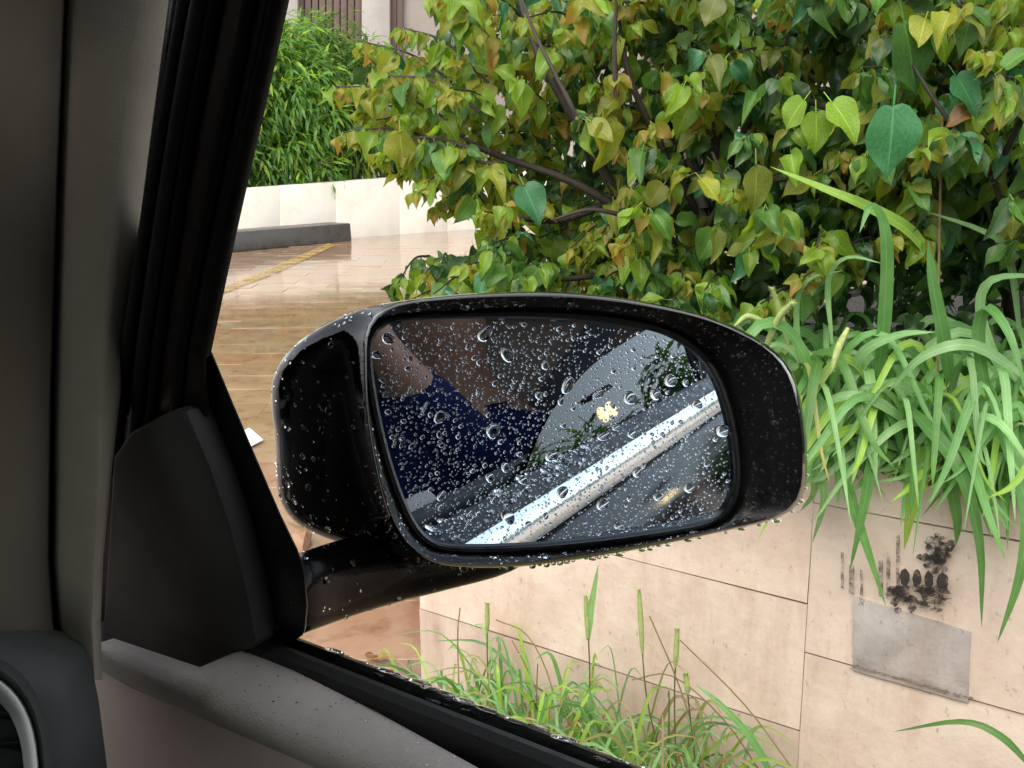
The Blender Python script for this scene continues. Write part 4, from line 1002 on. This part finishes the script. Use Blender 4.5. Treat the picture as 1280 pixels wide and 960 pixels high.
cushion('cushion', (-.98,-.58,.42), (-.48,-.02,.60), M['seat'], s2, .08); cushion('backrest', (-.97,-.86,.52), (-.49,-.70,1.20), M['seat'], s2, .14); cushion('headrest', (-.85,-.90,1.25), (-.61,-.79,1.44), M['seat'], s2, .1, .04)
cushion('rear_bench', (-1.0,-2.15,.42), (.28,-1.65,.62), M['seat'], car, .05); cushion('rear_backrest', (-1.0,-2.35,.55), (.28,-2.18,1.2), M['seat'], car, .18)
bm = bmesh.new(); P = catmull([Vector((.235,-.60,1.42)), Vector((.21,-.63,1.25)), Vector((.12,-.60,1.10)), Vector((0,-.575,.95)), Vector((-.18,-.52,.72))], 6)
for i in range(len(P)-1):
    t = (P[i+1]-P[i]).normalized(); s_ = t.cross(Vector((0, 1, .2))).normalized()*.023
    if i == 0: a = [bm.verts.new(P[0]+s_), bm.verts.new(P[0]-s_)]
    b = [bm.verts.new(P[i+1]+s_), bm.verts.new(P[i+1]-s_)]; bm.faces.new((a[0], a[1], b[1], b[0])); a = b
finish(bm, 'seat_belt', M['dash'], car, 60)

# --- door mirror
MD = .63; M0 = O+ray(690, 545)*MD
NM = Vector((math.sin(R(218.5))*math.cos(R(1.75)), math.cos(R(218.5))*math.cos(R(1.75)), math.sin(R(1.75))))
def onM(x, y, off=0.0):
    q = ray(x, y); p = M0+NM*off; return O+q*((p-O).dot(NM)/q.dot(NM))
GLASS = [(466,440),(470,420),(484,407),(510,401),(570,399),(650,399),(720,402),(780,408),(822,417),(850,430),(874,450),(892,478),(905,515),(913,555),(916,595),(911,625),(898,644),(870,655),(800,666),(700,677),(620,682),(570,682),(545,676),(525,658),(508,625),(492,580),(478,525),(469,475)]
RIM = [(458,440),(461,416),(474,396),(500,382),(550,375),(620,371),(700,371),(770,377),(830,387),(880,399),(925,417),(960,438),(983,465),(995,500),(1002,545),(1003,590),(998,618),(984,637),(955,650),(900,662),(800,681),(720,694),(640,704),(575,705),(540,699),(515,684),(494,655),(480,615),(468,560),(460,500)]
CX, CY = 700, 545
def polar(P, n=120):
    d = catmull([(x, y, 0) for x, y in P+[P[0]]], 8); out = []
    for k in range(n):
        a = 2*math.pi*k/n; dx, dy = math.cos(a), math.sin(a); best = None
        for i in range(len(d)-1):
            x1, y1, x2, y2 = d[i].x-CX, d[i].y-CY, d[i+1].x-CX, d[i+1].y-CY
            den = dx*(y2-y1)-dy*(x2-x1)
            if abs(den) < 1e-9: continue
            t = (x1*(y2-y1)-y1*(x2-x1))/den; s_ = (x1*dy-y1*dx)/den
            if t > 0 and -1e-6 <= s_ <= 1+1e-6: best = t if best is None else max(best, t)
        out.append((CX+dx*best, CY+dy*best))
    return out
PG, PR = polar(GLASS), polar(RIM)
def grow(P, e): return [(x+(x-CX)/math.hypot(x-CX, y-CY)*e, y+(y-CY)/math.hypot(x-CX, y-CY)*e) for x, y in P]
def mixp(A, B, t): return [(a[0]+(b[0]-a[0])*t, a[1]+(b[1]-a[1])*t) for a, b in zip(A, B)]
ringM = lambda P, off: [onM(x, y, off) for x, y in P]
mir = part('side_mirror', M0, None, 'black door mirror wet with rain')
bm = bmesh.new(); f_ = bm.faces.new([bm.verts.new(p) for p in ringM(grow(PG, 2), 0)]); bm.faces.ensure_lookup_table()
if f_.normal.dot(NM) < 0: f_.normal_flip()
ex = bmesh.ops.extrude_face_region(bm, geom=[f_]); bmesh.ops.translate(bm, verts=[v for v in ex['geom'] if isinstance(v, bmesh.types.BMVert)], vec=-NM*.003)
bmesh.ops.recalc_face_normals(bm, faces=bm.faces)
finish(bm, 'mirror_glass', M['mirror'], mir, 0)
bez = [ringM(grow(PG, 3), -.004), ringM(grow(PG, 1), .0015), ringM(grow(PG, 4), .0045), ringM(grow(PG, 9), .0048), ringM(grow(PG, 12), .003), ringM(mixp(grow(PG, 14), PR, .06), .006), ringM(mixp(grow(PG, 14), PR, .15), .0085), ringM(mixp(grow(PG, 14), PR, .5), .0115), ringM(mixp(grow(PG, 14), PR, .92), .014), ringM(PR, .015)]
bm = bmesh.new(); bm_loft(bm, bez, True); bmesh.ops.recalc_face_normals(bm, faces=bm.faces); bez_o = finish(bm, 'bezel', M['bezel'], mir, 50)
FW = Vector((-.16, 1, -.02)).normalized(); cM = sum(ringM(PR, 0), Vector())/len(PR)
TT = .142; shell = [ringM(PR, .0155), ringM(grow(PR, 3), .013), ringM(grow(PR, 5), .006)]
F0 = ringM(grow(PR, 6), 0)
for k in range(15):
    u = k/14; t = TT*math.sin(u*math.pi/2); s_ = max(.02, (1-(t/TT)**2.25)**(1/2.25)); s_ = 1-(1-s_)*.96
    if k == 14: s_ = .04
    ring = []
    sv = max(.03, (1-(t/TT)**1.5)**(1/1.5)) if k < 14 else .03
    cl = cM-UP*.022
    for p in F0:
        d0 = p-cl; h_ = d0.dot(UP); rest_ = d0-UP*h_
        f__ = min(1, max(0, (.035-h_)/.10)); f__ = f__*f__*(3-2*f__); sh_ = s_**(1-.42*f__)
        ring.append(cl+rest_*sh_+UP*(h_*(sv if h_ > 0 else s_**.32))+FW*t)
    shell.append(ring)
bm = bmesh.new(); bm_loft(bm, shell, True, False, True); bmesh.ops.recalc_face_normals(bm, faces=bm.faces)
finish(bm, 'housing', M['paint'], mir, 60)
arm = []
for x, y, dd, h_, dep_ in ((700,664,.735,8,.012),(640,686,.70,26,.022),(560,699,.675,36,.026),(500,706,.655,44,.027),(440,720,.62,48,.028),(390,736,.585,50,.028),(356,748,.585,50,.024),(338,752,.585,48,.02)):
    c = onD(x, y, dd); r_ = []
    for k in range(24):
        a = 2*math.pi*k/24; ca, sa = math.cos(a), math.sin(a)
        r_.append(c+UP*(h_/F*dd)*math.copysign(abs(sa)**.8, sa)+D*dep_*math.copysign(abs(ca)**.8, ca))
    arm.append(r_)
arm = [[v for v in c] for c in zip(*[catmull(list(col), 4) for col in zip(*arm)])]
bm = bmesh.new(); bm_loft(bm, arm, True, True, True); bmesh.ops.recalc_face_normals(bm, faces=bm.faces); finish(bm, 'arm', M['foot'], mir, 60)
# --- rain
class Drops:
    def __init__(s): s.v, s.f = [], []
    def cap(s, p, n, r, h, seg=9, ell=1.0, lift=.00006, sag=0):
        x = n.orthogonal().normalized(); x.rotate(Matrix.Rotation(rng.uniform(0, 6.28), 3, n)); y = n.cross(x); i0 = len(s.v)
        dn = Vector((0, 0, -1)); dn = (dn-n*dn.dot(n)); ph = rng.uniform(0, 6.28)
        prof = [(1, 0), (.97, .30), (.80, .68), (.48, .92)]
        for q, z in prof:
            for k in range(seg):
                a = 2*math.pi*k/seg; wob = 1+.10*math.sin(2*a+ph)+.06*math.sin(3*a+2*ph)
                o_ = (x*math.cos(a)*ell+y*math.sin(a))*r*q*wob
                s.v.append(p+n*(lift+h*z)+o_+dn*(sag*r*z))
        s.v.append(p+n*(lift+h)+dn*(sag*r)); top = len(s.v)-1
        for j in range(3):
            for k in range(seg): s.f.append((i0+j*seg+k, i0+j*seg+(k+1) % seg, i0+(j+1)*seg+(k+1) % seg, i0+(j+1)*seg+k))
        for k in range(seg): s.f.append((i0+3*seg+k, i0+3*seg+(k+1) % seg, top))
        s.f.append(tuple(i0+k for k in range(seg))[::-1])
    def hang(s, p, r, ln, seg=9):
        i0 = len(s.v); prof = [(.55, .35), (.9, 0), (1, -.5), (.8, -.85), (.4, -1.0)]
        for q, z in prof:
            for k in range(seg):
                a = 2*math.pi*k/seg; s.v.append(p+Vector((math.cos(a)*r*q, math.sin(a)*r*q, ln*z)))
        s.v.append(p+Vector((0, 0, -ln*1.04))); top = len(s.v)-1
        for j in range(4):
            for k in range(seg): s.f.append((i0+j*seg+k, i0+(j+1)*seg+k, i0+(j+1)*seg+(k+1) % seg, i0+j*seg+(k+1) % seg))
        for k in range(seg): s.f.append((i0+4*seg+k, top, i0+4*seg+(k+1) % seg))
        s.f.append(tuple(i0+k for k in range(seg)))
    def build(s, name, parent):
        if not s.v: return
        c = sum(s.v, Vector())/len(s.v); me = bpy.data.meshes.new(name); me.from_pydata([tuple(v-c) for v in s.v], [], s.f)
        me.polygons.foreach_set('use_smooth', [len(p.vertices) < 6 for p in me.polygons]); me.materials.append(M['water'])
        bmx = bmesh.new(); bmx.from_mesh(me); bmesh.ops.recalc_face_normals(bmx, faces=bmx.faces); bmx.to_mesh(me); bmx.free()
        o = bpy.data.objects.new(name, me); C.objects.link(o); o.parent = parent; o.location = c-wl(parent); o['kind'] = 'stuff'; return o
dp = Drops(); placed = []; cell = {}
GPOLY = grow(PG, -4)
def try_drop(r_px, tries=30):
    for _ in range(tries):
        x, y = rng.uniform(466, 916), rng.uniform(400, 682)
        if not inpoly(x, y, GPOLY): continue
        ok = True
        for i in range(int(x//24)-1, int(x//24)+2):
            for j in range(int(y//24)-1, int(y//24)+2):
                for a, b, q in cell.get((i, j), ()):
                    if (a-x)**2+(b-y)**2 < (q+r_px)**2*1.1: ok = False
        if ok:
            cell.setdefault((int(x//24), int(y//24)), []).append((x, y, r_px)); return x, y
    return None
for k in range(2900):
    rp = rng.uniform(5, 8.5) if k < 30 else (rng.uniform(2.4, 4) if k < 150 else rng.choice([rng.uniform(.6, 1.3), rng.uniform(.7, 2.0)]))
    q = try_drop(rp)
    if q: r_ = rp/F*MD; dp.cap(onM(*q, 0), NM, r_, r_*rng.uniform(.3, .65), 12 if rp > 3 else 7, rng.uniform(.7, 1.5), .00008, rng.uniform(0, .25))
for k in range(48):        # short runs of water
    q = try_drop(4)
    if q:
        for j in range(rng.randrange(3, 7)):
            rp = 2.2; dp.cap(onM(q[0]+j*2.4*rng.uniform(.3, 1.2), q[1]-j*3.2, .00003*j), NM, rp/F*MD, rp/F*MD*.5, 7)
dp.build('raindrops', mir)
def surf_drops(rings, n, rlo, rhi, ku=None, only=None, big=.05):
    d_ = Drops(); quads = []; L_ = len(rings[0])
    for i in range(len(rings)-1):
        for k in range(L_):
            a, b, c_, e = rings[i][k], rings[i][(k+1) % L_], rings[i+1][(k+1) % L_], rings[i+1][k]
            ar = ((b-a).cross(e-a)).length
            if ar < 1e-9: continue
            nn = (b-a).cross(e-a).normalized(); ctr = (a+b+c_+e)/4
            if nn.dot(O-ctr) < 0: nn = -nn
            if nn.dot((O-ctr).normalized()) < .08: continue
            if only and not only(ctr, nn): continue
            quads.append((ar, a, b, c_, e, nn))
    tot = [q[0] for q in quads]
    for _ in range(n):
        ar, a, b, c_, e, nn = rng.choices(quads, tot)[0]
        u_, v_ = rng.random(), rng.random(); p = a.lerp(b, u_).lerp(e.lerp(c_, u_), v_)
        r_ = rng.uniform(rlo, rhi)*(2.2 if rng.random() < big else 1); d_.cap(p, nn, r_, r_*rng.uniform(.4, .65), 7, rng.uniform(.8, 1.25), 0, .15)
    return d_
bd = surf_drops(bez[5:], 620, .0005, .0012, big=.06); bd.build('raindrops', mir)
sd_ = surf_drops(shell[2:], 1300, .00035, .0011, big=.12)
for k in range(60):
    i = rng.randrange(len(F0)); 
for i, (x, y) in enumerate(grow(PR, 6)):
    if y > CY+40 and rng.random() < .8:
        lo_ = min((shell[j][i] for j in range(2, len(shell)-6)), key=lambda p: proj(p)[1]*-1)
        r_ = rng.uniform(.0012, .0034); sd_.hang(lo_+Vector((0, 0, r_*.6)), r_, r_*rng.uniform(.9, 1.5))
sd_.build('raindrops', mir)
ad_ = surf_drops(arm, 160, .0004, .0013, big=.15)
for i in range(3, len(arm)-1):
    if rng.random() < .5: p = min(arm[i], key=lambda p: p.z); ad_.hang(p, rng.uniform(.0008,.0018), rng.uniform(.001,.002))
ad_.build('raindrops', mir)
bl_ = Drops()
for k in range(330):
    y = rng.uniform(-.1, .40); t = rng.random(); x = .3625+.020*t; z = float(np.interp(x, [.362,.366,.371,.379,.3835], [1.142,1.146,1.144,1.1375,1.131]))+.0001
    r_ = rng.uniform(.0006, .0016) if rng.random() < .72 else rng.uniform(.0025, .0055)
    bl_.cap(Vector((x, y, z)), Vector((.45, 0, .9)).normalized(), r_, r_*.33, 10, rng.uniform(.7, 1.6))
bl_.build('raindrops', dr)
pd = Drops()
for k in range(120):
    i = rng.uniform(3.2, len(pad_grid)-1.01); j = rng.uniform(.2, 3.6); i0, j0 = int(i), int(j)
    p = pad_grid[i0][j0].lerp(pad_grid[i0+1][j0], i-i0).lerp(pad_grid[i0][j0+1].lerp(pad_grid[i0+1][j0+1], i-i0), j-j0)
    r_ = rng.uniform(.0003, .0008); pd.cap(p, Vector((0, 0, 1)), r_, r_*.6, 7)
pd.build('raindrops', dr)

# ================================================================== THE PERSON (seen in the mirror)
def skin(name, nodes, edges, mt, parent, sub=2, root=0):
    me = bpy.data.meshes.new(name); me.from_pydata([n[:3] for n in nodes], edges, [])
    o = bpy.data.objects.new(name, me); C.objects.link(o); me.materials.append(mt)
    bm = bmesh.new(); bm.from_mesh(me); lay = bm.verts.layers.skin.verify(); bm.verts.ensure_lookup_table()
    for v, nd in zip(bm.verts, nodes): v[lay].radius = nd[3] if len(nd) > 4 and False else (nd[3], nd[4] if len(nd) > 4 else nd[3]); v[lay].use_root = v.index == root
    bm.to_mesh(me); bm.free()
    md = o.modifiers.new('skin', 'SKIN'); md.use_smooth_shade = True
    sb = o.modifiers.new('sub', 'SUBSURF'); sb.levels = sub; sb.render_levels = sub
    if parent is not None: o.parent = parent; o.location = -wl(parent)
    return o
N, Eg = [], []
def nd(p, r, prev=None, r2=None):
    N.append((p[0], p[1]-.03, p[2]-.07 if p[1] < -.3 or p[2] < .9 else p[2]-.04, r, r2 or r))
    if prev is not None: Eg.append((prev, len(N)-1))
    return len(N)-1
pel = nd((-.02,-.48,.66), .13, None, .12); wst = nd((-.02,-.54,.80), .115, pel, .10); ch = nd((-.02,-.56,.97), .135, wst, .105); up_ = nd((-.02,-.55,1.09), .115, ch, .085)
nk = nd((-.02,-.52,1.19), .05, up_); hd0 = nd((-.02,-.50,1.27), .062, nk, .07); hd1 = nd((-.02,-.49,1.35), .075, hd0, .09); hd2 = nd((-.02,-.50,1.42), .06, hd1, .075)
for s in (1, -1):
    sh_ = nd((-.02+s*.17,-.54,1.09), .062, up_)
    if s > 0: el = nd((.225,-.33,.98), .045, sh_); fa = nd((.18,-.20,1.12), .038, el); wr = nd((.10,-.105,1.27), .026, fa, .022); hb = Vector((.08,-.085,1.315)); fd = Vector((-.25,.35,.9))
    else: el = nd((-.255,-.47,.86), .045, sh_); fa = nd((-.21,-.33,.80), .038, el); wr = nd((-.14,-.20,.775), .026, fa, .022); hb = Vector((-.115,-.15,.775)); fd = Vector((.35,.9,-.15))
    fd.normalize(); sdv = fd.cross(Vector((0, 1, 0) if s > 0 else (0, 0, 1))).normalized()
    pm = nd(tuple(hb), .022, wr, .034)
    for q, (dx, ln) in enumerate(((-.027,.05),(-.009,.062),(.009,.058),(.027,.046))):
        a = nd(tuple(hb+sdv*dx+fd*.034), .0085, pm); b = nd(tuple(hb+sdv*dx*1.1+fd*(.034+ln*.5)+Vector((0,0,-.004))), .008, a); c = nd(tuple(hb+sdv*dx*1.05+fd*(.03+ln*.85)+Vector((0,0,-.014))), .007, b)
    th_ = nd(tuple(hb-sdv*.032+fd*.004), .0105, pm); th2 = nd(tuple(hb-sdv*.046+fd*.024), .0095, th_); nd(tuple(hb-sdv*.048+fd*.046), .008, th2)
    hp = nd((-.02+s*.10,-.42,.64), .095, pel); kn = nd((-.02+s*.13,.02,.66), .07, hp); ak = nd((-.02+s*.12,.22,.40), .045, kn); nd((-.02+s*.12,.36,.375), .04, ak)
PDZ = -.075
pe = thing('person', 'person in a navy long sleeved shirt in the front seat, seen in the rainy mirror', 'person', (-.02,-.48,.60))
body = skin('body', N, Eg, M['skin'], pe)
N, Eg = [], []
a = nd((-.02,-.49,.70), .145, None, .135); b = nd((-.02,-.545,.82), .135, a, .125); c = nd((-.02,-.56,.97), .150, b, .122); d_ = nd((-.02,-.55,1.095), .125, c, .10); nd((-.02,-.535,1.15), .07, d_, .065)
for s in (1, -1):
    e = nd((-.02+s*.165,-.54,1.095), .075, d_); pts_ = [((.225,-.335,.985),.057),((.18,-.20,1.12),.047),((.115,-.125,1.235),.036)] if s > 0 else [((-.255,-.47,.865),.057),((-.21,-.33,.802),.047),((-.155,-.225,.778),.036)]
    for q_, r__ in pts_: e = nd(q_, r__, e)
skin('shirt', N, Eg, M['navy'], pe)
N, Eg = [], []
a = nd((-.02,-.47,.665), .145, None, .13)
for s in (1, -1):
    b = nd((-.02+s*.10,-.40,.645), .108, a); c = nd((-.02+s*.13,.02,.665), .082, b); nd((-.02+s*.12,.20,.42), .06, c)
skin('trousers', N, Eg, M['trouser'], pe)
# face and hair
hc = Vector((-.02,-.525,1.305))
bm = bmesh.new(); bmesh.ops.create_uvsphere(bm, u_segments=24, v_segments=16, radius=1)
for v in bm.verts: v.co = Vector((v.co.x*.083, v.co.y*.105-.012, v.co.z*.115+.008))
bmesh.ops.delete(bm, geom=[v for v in bm.verts if v.co.y > .045 and v.co.z < .055 or v.co.z < -.055], context='VERTS')
bmesh.ops.translate(bm, verts=bm.verts, vec=hc); finish(bm, 'hair', M['hair'], pe, 180)
bm = bmesh.new(); bm_tube(bm, [hc+Vector((0,.078,.02)), hc+Vector((0,.092,-.005)), hc+Vector((0,.108,-.028)), hc+Vector((0,.085,-.04))], [.008,.011,.017,.010], 8); finish(bm, 'nose', M['skin'], pe, 180)
for s in (1, -1):
    bm = bmesh.new(); bmesh.ops.create_uvsphere(bm, u_segments=12, v_segments=8, radius=.012); bmesh.ops.translate(bm, verts=bm.verts, vec=hc+Vector((s*.031,.072,.012))); finish(bm, 'eye', M['paper'], pe, 180)
    bm = bmesh.new(); bmesh.ops.create_uvsphere(bm, u_segments=12, v_segments=8, radius=.03); 
    for v in bm.verts: v.co = Vector((v.co.x*.35, v.co.y*.6, v.co.z))
    bmesh.ops.translate(bm, verts=bm.verts, vec=hc+Vector((s*.085,-.005,-.005))); finish(bm, 'ear', M['skin'], pe, 180)
bm = bmesh.new(); bm_tube(bm, [hc+Vector((-.028,.072,-.062)), hc+Vector((0,.085,-.060)), hc+Vector((.028,.072,-.062))], [.003,.007,.003], 8); finish(bm, 'mouth', M['door_low'], pe, 180)
